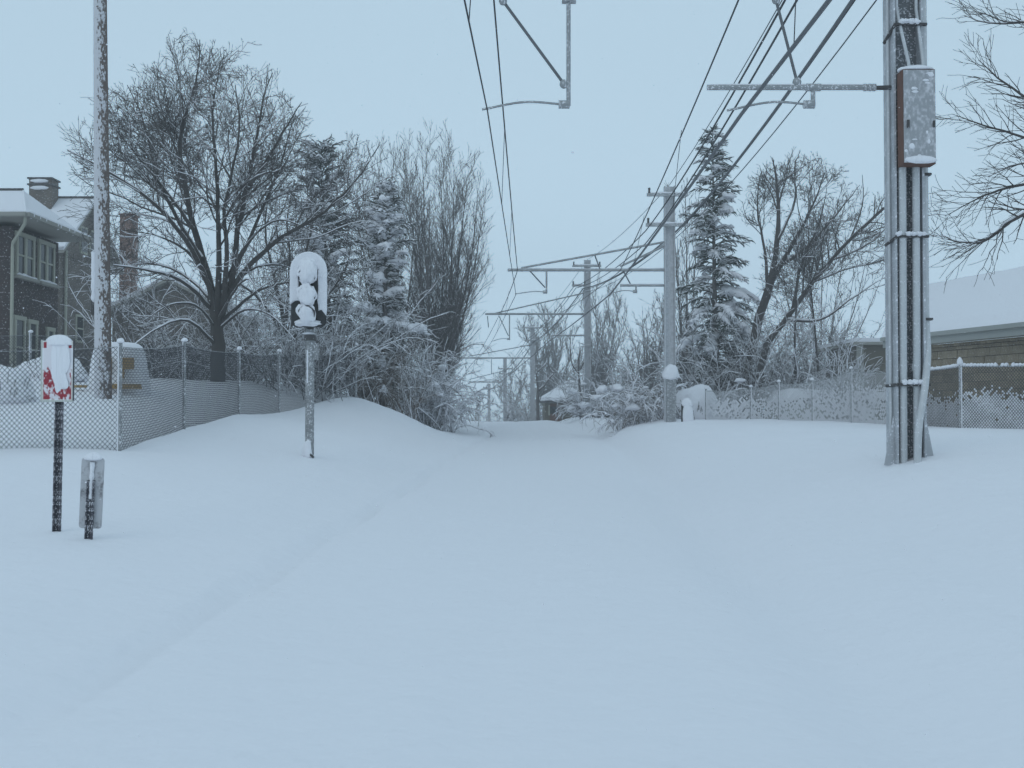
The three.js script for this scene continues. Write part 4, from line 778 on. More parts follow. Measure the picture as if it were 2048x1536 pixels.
// ------------------------------------------------------------------ railway signal
function signal(label, d, px, footPy, headTop, k = 1) {
  const p = at(px, footPy, d), b = V(p.x, groundY(p.x, p.z) - 0.15, p.z), g = thing('railway_signal', label, 'signal', b, 'three-lamp signals');
  const W = 0.31, Hh = 1.34, topY = at(px, headTop, d).y, cy = topY - Hh / 2, zf = b.z + 0.12;
  part(g, 'mast_pipe', tube([b, V(b.x, cy - Hh / 2 - 0.02, b.z)], 0.082, 14), M.galv);
  part(g, 'collar', [tube([V(b.x, cy - Hh / 2 - 0.22, b.z), V(b.x, cy - Hh / 2 - 0.12, b.z)], 0.11, 14), tube([V(b.x, cy - Hh / 2 - 0.1, b.z), V(b.x, cy - Hh / 2 + 0.03, b.z)], 0.07, 12)], M.iron);
  part(g, 'junction_box', box(b.x + 0.11, cy - Hh / 2 - 0.42, b.z, 0.08, 0.3, 0.1), M.galv);
  const s = new THREE.Shape(); s.absarc(0, Hh / 2 - W, W, 0, Math.PI); s.lineTo(-W, -Hh / 2 + 0.14); s.quadraticCurveTo(-W, -Hh / 2 + 0.02, -W + 0.14, -Hh / 2 + 0.02); s.lineTo(W - 0.14, -Hh / 2 + 0.02); s.quadraticCurveTo(W, -Hh / 2 + 0.02, W, -Hh / 2 + 0.14);
  const plate = new THREE.ExtrudeGeometry(s, { depth: 0.03, bevelEnabled: true, bevelThickness: 0.01, bevelSize: 0.01, bevelSegments: 2, curveSegments: 20 }); plate.translate(b.x, cy, zf);
  const bg = part(g, 'background_plate', plate, M.black);
  part(g, 'housing', box(b.x, cy - 0.05, zf - 0.12, 0.36, 1.12, 0.2), M.black);
  const lampY = [cy + 0.24, cy - 0.11, cy - 0.44];
  lampY.forEach((y, i) => {
    const r = 0.155, hood = new GB(), n = 18, zd = [0.04, 0.30];
    for (let q = 0; q < n; q++) { const a0 = -0.35 + q / n * (Math.PI + 0.7), a1 = -0.35 + (q + 1) / n * (Math.PI + 0.7); const P = (a, z, rr) => V(b.x + Math.cos(a) * rr, y + Math.sin(a) * rr, zf + z - 0.05 * (1 - Math.sin(Math.max(0, a))) * (z > 0.1 ? 1 : 0)); hood.quad(P(a0, zd[0], r), P(a1, zd[0], r), P(a1, zd[1], r), P(a0, zd[1], r)); hood.quad(P(a0, zd[1], r - 0.008), P(a1, zd[1], r - 0.008), P(a1, zd[0], r - 0.008), P(a0, zd[0], r - 0.008)); }
    const lamp = part(g, 'lamp_hood', hood.build(), M.black);
    const lens = new THREE.CylinderGeometry(0.11, 0.11, 0.03, 20); lens.rotateX(Math.PI / 2); lens.translate(b.x, y, zf + 0.06); part(lamp, 'lens', lens, M.glass);
    const sb = new GB(); sb.blob(V(b.x - 0.01 * (i - 1), y + (i === 0 ? 0.06 : 0.02), zf + 0.2), [0.16, 0.165, 0.15][i], [0.25, 0.225, 0.205][i], 0.12, 11 + i, 0.42, true, 0.85); sb.blob(V(b.x - 0.06, y + 0.06, zf + 0.16), 0.12, 0.15, 0.12, 17 + i, 0.4, true, 0.8);
    part(lamp, 'snow_cover', sb.build(), M.snow);
  });
  // snow moulded round the rim of the plate
  const SH = new GB(), outer = [], innerP = [], yA = -0.42, yB = -0.22, cyA = Hh / 2 - W;
  for (let q = 0; q <= 36; q++) { const t = q / 36; let x, y; if (t < 0.25) { x = W + 0.005; y = yA + (cyA - yA) * t / 0.25; } else if (t > 0.75) { x = -W - 0.005; y = cyA + (yB - cyA) * (t - 0.75) / 0.25; } else { const a = (t - 0.25) * 2 * Math.PI; x = Math.cos(a) * (W + 0.005); y = cyA + Math.sin(a) * (W + 0.02); } outer.push([x + 0.008 * n3(q * 0.6, 2, 5), y]); const f = 1 - 0.42 * (0.9 + 0.25 * n3(q * 0.45, 7, 1)) * (q === 0 || q === 36 ? 0.55 : 1); innerP.push([x * f, Math.min(y, cyA + (y - cyA) * (y > cyA ? 0.62 : 1)) + (q === 0 ? 0.1 : q === 36 ? 0.06 : 0)]); }
  const rimG = prism([...outer, ...innerP.reverse()], 0.035, 0.022); rimG.translate(b.x, cy, zf + 0.045);
  SH.blob(V(b.x, cy + 0.47, zf + 0.05), 0.2, 0.17, 0.09, 5, 0.15, true, 1); SH.blob(V(b.x - 0.01, cy - Hh / 2 + 0.075, zf + 0.12), 0.235, 0.07, 0.13, 6, 0.5, true, 0.8); SH.blob(V(b.x - 0.02, cy - Hh / 2 - 0.1, b.z + 0.05), 0.11, 0.035, 0.08, 8, 0.2, true, 0.5);
  part(bg, 'snow_cover', [rimG, SH.build()], M.snow);
  const y0 = b.y + 0.15;
  part(g, 'foot', tube([V(b.x - 0.03, y0 + 0.1, b.z + 0.08), V(b.x + 0.1, y0 + 0.0, b.z + 0.14)], 0.022, 6), M.iron);
  const st = new GB(), side = []; for (let q = 0; q <= 14; q++) side.push(V(b.x - 0.03 + 0.012 * n3(q, 1, 2), cy - Hh / 2 - 0.4 - 0.6 * q / 14, b.z + 0.075)); st.tube(side, side.map((_, q) => 0.02 * (0.8 + 0.6 * n3(q * 0.7, 4, 4))), 6, true); st.blob(V(b.x - 0.03, y0 + 0.1, b.z + 0.07), 0.09, 0.2, 0.07, 9, 0.3, true, 0.7);
  part(g, 'snow_cover', st.build(), M.snow);
  return g;
}
signal('snow-plastered three-lamp railway signal on a grey pole, left of the track', 20, 619, 910, 511);
signal('tiny hazy railway signal far off beside the fifth mast', 92, 1022, 850, 808);

// ------------------------------------------------------------------ signs by the track
{
  const d = 10.3, c = at(121, 742, d), foot = at(114, 1075, d), b = V(foot.x, groundY(foot.x, foot.z) - 0.2, foot.z);
  const g = thing('trackside_sign', 'red sign plastered with snow on a dark perforated post, front left', 'sign', b);
  const w = 0.275, h = 0.56, dp = 0.055, ry = 0.12;
  const a = fbm(256, 6, 5, 301), e = fbm(256, 24, 3, 307);
  const map = tex(256, (x, y) => { const u = x / 255, v = y / 255; const bd = Math.min(u, 1 - u, (1 - v) * 2, v * 2); let s = 0.55 + 0.9 * (a(x, y) - 0.5) + 0.75 * (e(x, y) - 0.5) + (v - 0.18) * 0.9 - Math.abs(u - 0.5) * 0.35; if (v > 0.88 && (u < 0.14 || u > 0.86)) s -= 0.75; const paint = bd < 0.045 ? [0.62, 0.60, 0.56] : [0.32, 0.03, 0.045]; return mix3(paint, mix3(SNOW, paint, 0.12), sstep(0.42, 0.60, s)); }, 1);
  const panel = new THREE.BoxGeometry(w, h, dp); panel.rotateY(ry); panel.translate(c.x, c.y, c.z + 0.05);
  const back = std({ color: lin(0.04, 0.042, 0.05), roughness: 0.7 });
  const pm = part(g, 'sign_panel', panel, [back, back, back, back, std({ map, roughness: 0.8 }), back], 'red sign face half hidden by snow');
  part(g, 'panel_edge', [box(c.x - w / 2 - 0.004, c.y, c.z + 0.085, 0.014, h + 0.016, 0.012, ry), box(c.x, c.y - h / 2 - 0.004, c.z + 0.07, w, 0.014, 0.03, ry)], std({ color: lin(0.5, 0.52, 0.48), roughness: 0.7 }));
  const sb = new GB(); sb.blob(V(c.x, c.y + h / 2 - 0.035, c.z + 0.045), w * 0.5, 0.095, 0.055, 21, 0.06, true, 0.15); sb.blob(V(c.x + 0.005, c.y + 0.09, c.z + 0.072), w * 0.36, h * 0.40, 0.016, 22, 0.35, true, 1); sb.blob(V(c.x + 0.015, c.y - 0.06, c.z + 0.072), w * 0.27, h * 0.26, 0.014, 25, 0.5, true, 1); part(g, 'snow_cover', sb.build(), M.snow);
  // perforated U-channel post
  const ptop = c.y - h / 2 + 0.1, lean = (t) => foot.x + (c.x - foot.x) * t, yy = (t) => b.y + (ptop - b.y) * t;
  const post = [box((lean(0) + lean(1)) / 2, (b.y + ptop) / 2, foot.z, 0.05, ptop - b.y, 0.008, 0, 0, -Math.atan((c.x - foot.x) / (ptop - b.y)))];
  for (const s of [-1, 1]) post.push(box((lean(0) + lean(1)) / 2 + s * 0.030, (b.y + ptop) / 2, foot.z + 0.016, 0.012, ptop - b.y, 0.036, 0, 0, -Math.atan((c.x - foot.x) / (ptop - b.y))));
  part(g, 'post', post, M.darkPost);
  const holes = []; for (let k = 0; k < 44; k++) { const t = 0.1 + k * 0.02; const q = new THREE.CylinderGeometry(0.006, 0.006, 0.004, 8); q.rotateX(Math.PI / 2); q.translate(lean(t), yy(t), foot.z + 0.0065); holes.push(q); } part(g, 'post_holes', holes, M.black).userData.kind = 'stuff';
}
{
  const d = 10.0, c = at(184, 986, d), foot = at(181, 1064, d), b = V(foot.x, groundY(foot.x, foot.z) - 0.2, foot.z);
  const g = thing('trackside_sign', 'low grey blank-backed marker on a short dark post, right of the red sign', 'sign', b);
  const w = 0.2, h = 0.635, r = 0.03, s = new THREE.Shape(); s.moveTo(-w / 2 + r, -h / 2); s.lineTo(w / 2 - r, -h / 2); s.quadraticCurveTo(w / 2, -h / 2, w / 2, -h / 2 + r); s.lineTo(w / 2, h / 2 - r); s.quadraticCurveTo(w / 2, h / 2, w / 2 - r, h / 2); s.lineTo(-w / 2 + r, h / 2); s.quadraticCurveTo(-w / 2, h / 2, -w / 2, h / 2 - r); s.lineTo(-w / 2, -h / 2 + r); s.quadraticCurveTo(-w / 2, -h / 2, -w / 2 + r, -h / 2);
  const pg = new THREE.ExtrudeGeometry(s, { depth: 0.012, bevelEnabled: true, bevelThickness: 0.003, bevelSize: 0.003, bevelSegments: 1, curveSegments: 6 }); pg.rotateZ(-0.035); pg.translate(c.x, c.y, c.z);
  const a = fbm(256, 5, 5, 331), e = fbm(256, 32, 2, 337);
  part(g, 'marker_panel', pg, std({ map: tex(256, (x, y) => mix3([0.22, 0.215, 0.225], SNOW.map((q) => q * 0.58), sstep(0.22, 0.50, a(x, y) * 0.7 + e(x, y) * 0.3)), 2.2), roughness: 0.85 }));
  const tilt = 0.03;
  part(g, 'post', [box(foot.x + 0.004, (b.y + c.y + 0.12) / 2, c.z + 0.03, 0.05, c.y + 0.12 - b.y, 0.008, 0, 0, -tilt), ...[-1, 1].map((q) => box(foot.x + 0.004 + q * 0.028, (b.y + c.y + 0.12) / 2, c.z + 0.042, 0.011, c.y + 0.12 - b.y, 0.032, 0, 0, -tilt))], M.darkPost);
  const sb = new GB(); sb.blob(V(c.x + 0.012, c.y + h / 2 - 0.005, c.z + 0.01), 0.085, 0.06, 0.045, 31, 0.1, true, 0.3);
  const side = []; for (let k = 0; k <= 12; k++) side.push(V(c.x + 0.012 - 0.012 * (1 - k / 12), c.y - 0.05 + 0.33 * k / 12, c.z + 0.028)); sb.tube(side, side.map((_, k) => 0.03 * (0.7 + 0.5 * n3(k * 0.6, 2, 7))), 6, true);
  part(g, 'snow_cover', sb.build(), M.snow);
}

// ------------------------------------------------------------------ wooden pole at left
{
  const d = 22, b = atGround(207, d, -0.3), top = at(199, -160, d), n = 40, sides = 28, g0 = new GB();
  const g = thing('utility_pole', 'tall brown wooden utility pole plastered with snow on its left side', 'pole', b);
  const a = fbm(512, 40, 4, 351), e = fbm(512, 8, 4, 357);
  const map = tex(512, (x, y) => { const u = x / 512; const ang = (u - 0.335 + 1) % 1; const dd = Math.min(ang, 1 - ang); const cover = 1.0 - dd * 3.0; const s = a(x, y) * 0.7 + e(x, y) * 0.3; const wood = mix3([0.15, 0.115, 0.10], [0.10, 0.078, 0.07], e(x * 4 % 512, y * 0.25)); return mix3(wood, SNOW.map((c) => c * 0.72), sstep(0.43, 0.54, s + (cover - 0.5) * 0.5)); }, 1, 0.55);
  for (let k = 0; k <= n; k++) { const p = b.clone().lerp(top, k / n), r = 0.168 - 0.045 * k / n; for (let s = 0; s <= sides; s++) { const t = s / sides * Math.PI * 2, nx = Math.cos(t), nz = Math.sin(t); g0.v(p.x + nx * r, p.y, p.z + nz * r, nx, 0, nz, s / sides, (p.y - b.y)); } }
  for (let k = 0; k < n; k++) for (let s = 0; s < sides; s++) { const A = k * (sides + 1) + s, B = A + sides + 1; g0.i.push(A, B, A + 1, A + 1, B, B + 1); }
  part(g, 'shaft', g0.build(), std({ map, roughness: 0.95, bumpMap: lumpBump, bumpScale: 0.006 }));
  const q0 = at(190, 630, d), q1 = at(188, 535, d); part(g, 'cable_guard', box(q0.x - 0.03, (q0.y + q1.y) / 2, q0.z + 0.02, 0.05, q1.y - q0.y, 0.1), M.iron);
  const sb = new GB(), side = []; for (let k = 0; k <= 20; k++) side.push(V(q0.x + 0.0 + 0.01 * n3(k, 3, 3), q0.y + 0.25 + (q1.y - q0.y) * 1.1 * k / 20, q0.z + 0.075)); sb.tube(side, side.map((_, k) => 0.07 * (k === 0 || k === 20 ? 0.2 : 0.8 + 0.4 * n3(k * 0.4, 1, 1))), 8, true); part(g, 'snow_cover', sb.build(), M.snow);
}
// ------------------------------------------------------------------ small playhouse behind the left fence
{
  const d = 23.5, b = atGround(237, d, -0.1), g = thing('playhouse', 'small tan play hut buried under a rounded snow shell, behind the left fence', 'playhouse', b);
  const y0 = groundY(b.x, b.z), top = at(240, 690, d).y, H = top - y0, R0 = 0.62;
  const prof = [[0.001, H + 0.06], [0.28, H + 0.05], [0.44, H], [0.53, H * 0.86], [0.585, H * 0.6], [0.62, H * 0.3], [0.64, 0.05], [0.64, -0.1]].map(([r, y]) => new THREE.Vector2(r, y)).reverse();
  const sh = new THREE.LatheGeometry(new THREE.SplineCurve(prof).getPoints(24), 40); const P = sh.attributes.position; for (let i = 0; i < P.count; i++) { const f = 1 + 0.07 * n3(P.getX(i) * 2.3, P.getY(i) * 2, P.getZ(i) * 2.3 + 4); P.setX(i, P.getX(i) * f); P.setZ(i, P.getZ(i) * f * 0.85); } sh.computeVertexNormals(); sh.translate(b.x, y0, b.z); part(g, 'snow_cover', sh, M.snow);
  const panel = (px0, px1, py0, py1, dz) => { const l = at(px0, py0, d), r = at(px1, py1, d); return box((l.x + r.x) / 2, (l.y + r.y) / 2, b.z + dz, r.x - l.x, l.y - r.y, 0.06); };
  part(g, 'wall_panel', panel(256, 285, 718, 740, 0.54), M.wood); part(g, 'wall_panel', panel(256, 266, 740, 758, 0.55), M.wood); part(g, 'wall_panel', panel(233, 242, 718, 752, 0.56), M.wood);
  const pb = at(236, 774, d); for (const [x0, x1, s] of [[172, 194, 0.05], [222, 246, 0.07], [248, 300, 0.10]]) { const l = at(x0, 774, d), r = at(x1, 774, d); part(g, 'base_plank', box((l.x + r.x) / 2, pb.y + 0.0, b.z + 0.6, r.x - l.x, s, 0.16, 0.12), M.wood); }
}
// snow mounds over garden shrubs at far left
for (const [px, d, r, h, seed, label] of [[10, 20.5, 0.55, 0.6, 3, 'snow-buried garden shrub at the far left edge behind the fence'], [100, 25, 0.8, 0.5, 5, 'low snow mound in the yard between the red sign and brick house']]) {
  const b = atGround(px, d, -0.15), g = thing('snow_mound', label, 'snow mound', b); const gb = new GB(); gb.blob(b.clone().add(V(0, 0.2, 0)), r, h, r * 0.8, seed, 0.3, true, 0.5); part(g, 'snow_cover', gb.build(), M.snow);
  const tw = new GB(), R = rng(seed); for (let k = 0; k < 26; k++) { const a = R() * 6.28, p = b.clone().add(V(Math.cos(a) * r * 0.6, 0.1, Math.abs(Math.sin(a)) * r * 0.6)); tw.tube([p, p.clone().add(V(Math.cos(a) * r * 0.5, 0.1 + 0.5 * R(), 0.3 * R()))], [0.008, 0.005], 3); } part(g, 'branches', tw.build(), M.bark);
}

// ------------------------------------------------------------------ houses at left
const slab = (a, b, c, d, t) => { const g = new GB(), o = V(0, t, 0), A = a.clone().add(o), B = b.clone().add(o), C = c.clone().add(o), E = d.clone().add(o); g.quad(A, B, C, E); g.quad(d, c, b, a); g.quad(a, b, B, A); g.quad(b, c, C, B); g.quad(c, d, E, C); g.quad(d, a, A, E); return g.build(); };
const wallBox = (x0, x1, y0, y1, z0, z1) => box((x0 + x1) / 2, (y0 + y1) / 2, (z0 + z1) / 2, Math.abs(x1 - x0), y1 - y0, Math.abs(z1 - z0));
{
  const X = -16.5, Z = -36, ZB = -39.7, XL = -25, y0 = 1.8, yE = 7.6, b = V(X, y0, Z);
  const g = thing('brick_house', 'dark brick two-storey house with cream windows, at the left edge', 'house', b);
  part(g, 'wall', wallBox(XL, X, y0, yE, Z, ZB), M.brickDark);
  const ov = 0.85, ex = X + ov, zf = Z + ov, zb = ZB - ov * 0.9, ye = 7.78, yr = 9.15, rz = (zf + zb) / 2;
  const rf = part(g, 'roof', slab(V(XL - 1, ye - 0.02, zf), V(ex, ye - 0.02, zf), V(ex, ye - 0.02, zb), V(XL - 1, ye - 0.02, zb), 0.12), M.trimGrey, 'deep grey-tan soffit under the snow roof');
  part(rf, 'gutter', [box((XL - 1 + ex) / 2, ye + 0.06, zf + 0.05, ex - XL + 1, 0.13, 0.1), box(ex + 0.05, ye + 0.06, (zf + zb) / 2, 0.1, 0.13, zf - zb)], M.trimGrey);
  const rk = [V(XL - 1, ye + 0.12, zf), V(ex - 0.02, ye + 0.12, zf), V(ex - 0.02, ye + 0.12, zb), V(XL - 1, ye + 0.12, zb)], rA = V(XL - 1, yr, rz), rB = V(-16.95, yr, rz);
  { const gb = new GB(); gb.quad(rk[0], rk[1], rB, rA); gb.quad(rk[1], rk[2], rB, rB); gb.quad(rk[2], rk[3], rA, rB); const q = gb.build(), gp = plain(q); part(rf, 'snow_cover', [gp, snowRidge(rk[0], rk[1], 0.14, 3), snowRidge(rk[1], rk[2], 0.16, 4), snowRidge(rB, rk[1], 0.05, 5)], M.snow); }
  part(rf, 'ridge_cap', tube([rA.clone().add(V(0, 0.03, 0)), rB.clone().add(V(0, 0.03, 0))], 0.05, 6), M.iron);
  // double windows in the side wall (its face looks right)
  const sideWin = (z0, z1, ya, yb, n, sillSnow = true) => {
    const f = part(g, 'window', [box(X + 0.03, yb + 0.06, (z0 + z1) / 2, 0.1, 0.14, z0 - z1 + 0.2), box(X + 0.03, ya - 0.03, (z0 + z1) / 2, 0.1, 0.07, z0 - z1 + 0.2), ...Array.from({ length: n + 1 }, (_, k) => box(X + 0.03, (ya + yb) / 2, z0 - (z0 - z1) * k / n, 0.1, yb - ya, k % n ? 0.16 : 0.12))], M.trim);
    for (let k = 0; k < n; k++) { const a = z0 - (z0 - z1) * (k + 0.5) / n, w = (z0 - z1) / n - 0.1; part(f, 'pane', box(X + 0.02, ya + (yb - ya) * 0.25, a, 0.02, (yb - ya) / 2 - 0.03, w), M.glass); part(f, 'pane', box(X + 0.025, ya + (yb - ya) * 0.75, a, 0.02, (yb - ya) / 2 - 0.03, w), M.glass); part(f, 'sash_rail', box(X + 0.035, (ya + yb) / 2, a, 0.05, 0.06, w), M.trim); }
    const sl = part(f, 'sill', box(X + 0.1, ya - 0.12, (z0 + z1) / 2, 0.22, 0.1, z0 - z1 + 0.3), M.trimGrey);
    if (sillSnow) part(f, 'snow_cover', snowRidge(V(X + 0.12, ya - 0.05, z0 + 0.1), V(X + 0.12, ya - 0.05, z1 - 0.1), 0.085, z0), M.snow);
    return f;
  };
  sideWin(-36.28, -37.55, 6.08, 7.36, 2); sideWin(-38.0, -39.2, 6.08, 7.36, 2);
  sideWin(-36.2, -36.9, 2.7, 4.55, 1, false); sideWin(-37.25, -37.85, 2.7, 4.5, 1, false); sideWin(-38.75, -39.25, 3.3, 4.35, 1);
  part(g, 'downspout', tube([V(X + 0.75, ye, Z + 0.7), V(X + 0.72, ye - 0.2, Z + 0.66), V(X + 0.08, ye - 0.75, Z + 0.1), V(X + 0.06, ye - 0.95, Z + 0.08), V(X + 0.06, y0, Z + 0.08)], 0.055, 8), M.trim);
  const fp = part(g, 'front_window', box(-18.4, 6.7, Z + 0.04, 1.2, 1.3, 0.08), M.trim); part(fp, 'pane', box(-18.4, 6.7, Z + 0.09, 1.0, 1.1, 0.02), M.glass);
}
{
  const d = 47, zf = -d, xl = -25, xr = -19.5, zb = -53, zr = -50, y0 = 1.8, b = V(xr, y0, zf), yE = EYE + 325 * d / F, yr = EYE + 417 * 50 / F;
  const g = thing('brick_house', 'tan brick house with a wide chimney, behind the wooden pole', 'house', b);
  part(g, 'wall', wallBox(xl - 3, xr, y0, yE, zf, zb), M.brickTan);
  // gable end facing right
  { const G = new GB(), a = V(xr, yE, zf), c = V(xr, yE, zb), e = V(xr, yr - 0.1, zr), f = V(-0.2, 0, 0); G.quad(a, c, e, e.clone()); G.quad(c.clone().add(f), a.clone().add(f), e.clone().add(f), e.clone().add(f)); part(g, 'gable', G.build(), M.brickTan); }
  const ov = 0.45;
  for (const [name, ze, zo] of [['roof', zf + 0.6, 1], ['roof', zb - 0.6, -1]]) {
    const ye = yE - 0.25, A = V(xl - 4, ye, ze), B = V(xr + ov, ye, ze), C = V(xr + ov, yr, zr), E = V(xl - 4, yr, zr), up = V(0, 0.13, 0), q = (v) => v.clone().add(up);
    const rf = part(g, name, zo > 0 ? slab(A, B, C, E, 0.12) : slab(B, A, E, C, 0.12), M.trimGrey);
    part(rf, 'snow_cover', [zo > 0 ? slab(q(A), q(B), q(C), q(E), 0.13) : slab(q(B), q(A), q(E), q(C), 0.13), snowRidge(q(q(A)), q(q(B)), 0.12, 8)], M.snow);
    if (zo > 0) part(rf, 'ridge_cap', box((xl - 4 + xr + ov) / 2, yr + 0.27, zr, xr + ov - xl + 4, 0.09, 0.16), M.iron);
  }
  const cl = at(66, 360, d + 2.5), cr = at(110, 360, d + 2.5);
  const ch = part(g, 'chimney', wallBox(cl.x, cr.x, yE, cl.y - 0.02, -(d + 2.1), -(d + 2.9)), M.brickTan);
  part(ch, 'chimney_cap', [0, 1].map((k) => box((cl.x + cr.x) / 2, cl.y - k * 0.28, -(d + 2.5), cr.x - cl.x + 0.14, 0.07, 0.94)), M.iron);
  const sc = new GB(); for (const [k, h] of [[0, 0], [1, 0.3]]) sc.blob(V((cl.x + cr.x) / 2, cl.y - h - 0.14, -(d + 2.06)), 0.4, 0.09, 0.06, k + 3, 0.3, true, 1); part(ch, 'snow_cover', sc.build(), M.snow);
  for (const [z, y] of [[-49.6, 9.25], [-50.7, 9.25], [-49.2, 5.2], [-51.4, 5.2]]) { const w = part(g, 'window', box(xr + 0.02, y, z, 0.08, 1.25, 0.8), M.trim); part(w, 'pane', box(xr + 0.065, y, z, 0.02, 1.05, 0.62), M.glass); part(w, 'sash_rail', box(xr + 0.08, y, z, 0.03, 0.06, 0.62), M.trim); }
  part(g, 'downspout', tube([V(xr + 0.1, yE, zf - 0.5), V(xr + 0.1, y0, zf - 0.5)], 0.07, 8), M.trim);
}
{
  const d = 58, zf = -d, xl = at(225, 600, d).x, xr = at(455, 600, d).x, y0 = 1.8, b = V((xl + xr) / 2, y0, zf), yE = at(0, 620, d).y, yr = at(0, 566, d).y, xm = (xl + xr) / 2;
  const g = thing('brick_house', 'brown brick house with a red chimney, hidden behind the big bare tree', 'house', b);
  const s = prism([[xl, y0], [xr, y0], [xr, yE], [xm, yr], [xl, yE]], 7); s.translate(0, 0, zf - 7); part(g, 'wall', s, M.brickTan);
  for (const [xa, xb] of [[xl - 0.5, xm], [xr + 0.5, xm]]) { const a = V(xa, yE - 0.3, zf + 0.5), c = V(xb, yr + 0.05, zf + 0.5), e = V(xb, yr + 0.05, zf - 7.4), f = V(xa, yE - 0.3, zf - 7.4); const rf = part(g, 'roof', xa < xb ? slab(a, c, e, f, 0.14) : slab(c, a, f, e, 0.14), M.trimGrey); const up = V(0, 0.16, 0); part(rf, 'snow_cover', xa < xb ? slab(a.clone().add(up), c.clone().add(up), e.clone().add(up), f.clone().add(up), 0.16) : slab(c.clone().add(up), a.clone().add(up), f.clone().add(up), e.clone().add(up), 0.16), M.snow); }
  const cl = at(245, 432, d + 1), cr = at(270, 432, d + 1); const ch = part(g, 'chimney', wallBox(cl.x, cr.x, yE - 1, cl.y, -(d + 0.6), -(d + 1.5)), M.brickRed); part(ch, 'chimney_cap', box((cl.x + cr.x) / 2, cl.y + 0.03, -(d + 1.05), cr.x - cl.x + 0.1, 0.08, 1), M.brickRed);
  for (const k of [0.3, 0.7]) { const x = xl + (xr - xl) * k, w = part(g, 'window', box(x, y0 + 2.6, zf + 0.03, 1.1, 1.5, 0.08), M.trimGrey); part(w, 'pane', box(x, y0 + 2.6, zf + 0.08, 0.9, 1.3, 0.02), M.glass); }
}

// ------------------------------------------------------------------ block building at right
{
  const A = V(11.22, 0, -30.9), B = V(14.3, 0, -19.8), dir = B.clone().sub(A).normalize(), nrm = V(dir.z, 0, -dir.x), len = A.distanceTo(B); if (nrm.x > 0) nrm.negate();
  const ry = Math.atan2(-dir.z, dir.x), y0 = 0.9, yG = EYE + 132 * 30 / F, b = V(A.x, y0, A.z);
  const g = thing('block_building', 'low tan block building with a pale gutter and deep snow roof, right edge', 'building', b);
  const inner = A.clone().lerp(B, 0.5).addScaledVector(nrm, -3.1);
  const wl = part(g, 'wall', box(inner.x, (y0 + yG) / 2, inner.z, len, yG - y0, 6, ry), M.mortar);
  const R = rng(77), geoC = {}; const bw = 0.4, bh = 0.2; let cnt = 0;
  for (let row = 0; row < 12; row++) {
    const small = row < 2, w = small ? 0.2 : bw, h = small ? 0.085 : bh; const yTop = yG - (small ? row * 0.1 : 0.2 + (row - 2) * (bh + 0.012));
    if (yTop - h < y0) break;
    for (let s = -((row % 2) * w / 2); s < 7.2; s += w + 0.012) {
      if (cnt >= 300) break; const c = A.clone().addScaledVector(dir, Math.max(0.02, s) + w / 2).addScaledVector(nrm, -0.06 + 0.012 * R());
      const key = w; geoC[key] ??= (() => { const q = new THREE.BoxGeometry(w, h, 0.1); const uv = q.attributes.uv; for (let i = 0; i < uv.count; i++) uv.setXY(i, uv.getX(i) * w, uv.getY(i) * h); return q; })();
      const m = new THREE.Mesh(geoC[key], M.blocks[(R() * 4) | 0]); m.name = small ? 'brick' : 'block'; m.position.set(c.x - b.x, yTop - h / 2 - b.y, c.z - b.z).sub(V(wl.position.x, wl.position.y, wl.position.z)); m.rotation.y = ry; wl.add(m); cnt++;
    }
  }
  const ga = A.clone().addScaledVector(dir, -0.6).addScaledVector(nrm, 0.42), gbp = B.clone().addScaledVector(nrm, 0.42), off = (p, n, y) => { const q = p.clone().addScaledVector(nrm, n); q.y = y; return q; };
  const fascia = part(g, 'fascia', box((ga.x + gbp.x) / 2, yG + 0.13, (ga.z + gbp.z) / 2, ga.distanceTo(gbp), 0.27, 0.05, ry), M.gutter);
  part(fascia, 'gutter', [box((ga.x + gbp.x) / 2 + nrm.x * 0.07, yG + 0.24, (ga.z + gbp.z) / 2 + nrm.z * 0.07, ga.distanceTo(gbp), 0.11, 0.09, ry)], M.gutter);
  part(g, 'soffit', box((ga.x + gbp.x) / 2 - nrm.x * 0.23, yG + 0.02, (ga.z + gbp.z) / 2 - nrm.z * 0.23, ga.distanceTo(gbp), 0.03, 0.4, ry), M.trimGrey);
  const gb = new GB(), nx = 40, ny = 16, e0 = off(ga, 0.08, yG + 0.3), e1 = off(gbp, 0.08, yG + 0.3), r0 = V(13.6, EYE + 4.05, -36.4), r1 = V(19.4, EYE + 4.4, -21);
  for (let j = 0; j <= ny; j++) for (let i = 0; i <= nx; i++) { const u = i / nx, v = j / ny, p = e0.clone().lerp(e1, u).lerp(r0.clone().lerp(r1, u), v); p.y += 0.14 * sstep(0, 0.06, v) + 0.05 * n3(p.x * 0.8, 2, p.z * 0.8) * sstep(0, 0.15, v); gb.v(p.x, p.y, p.z, 0, 1, 0, p.x, p.z); }
  for (let j = 0; j < ny; j++) for (let i = 0; i < nx; i++) { const a = j * (nx + 1) + i, c = a + nx + 1; gb.i.push(a, a + 1, c, a + 1, c + 1, c); }
  const rg = gb.build(); rg.computeVertexNormals(); const rf = part(g, 'roof', slab(off(e0, -0.05, yG + 0.26), off(e1, -0.05, yG + 0.26), r1.clone().add(V(0, -0.05, 0)), r0.clone().add(V(0, -0.05, 0)), 0.02), M.trimGrey); part(rf, 'snow_cover', rg, M.snow);
}
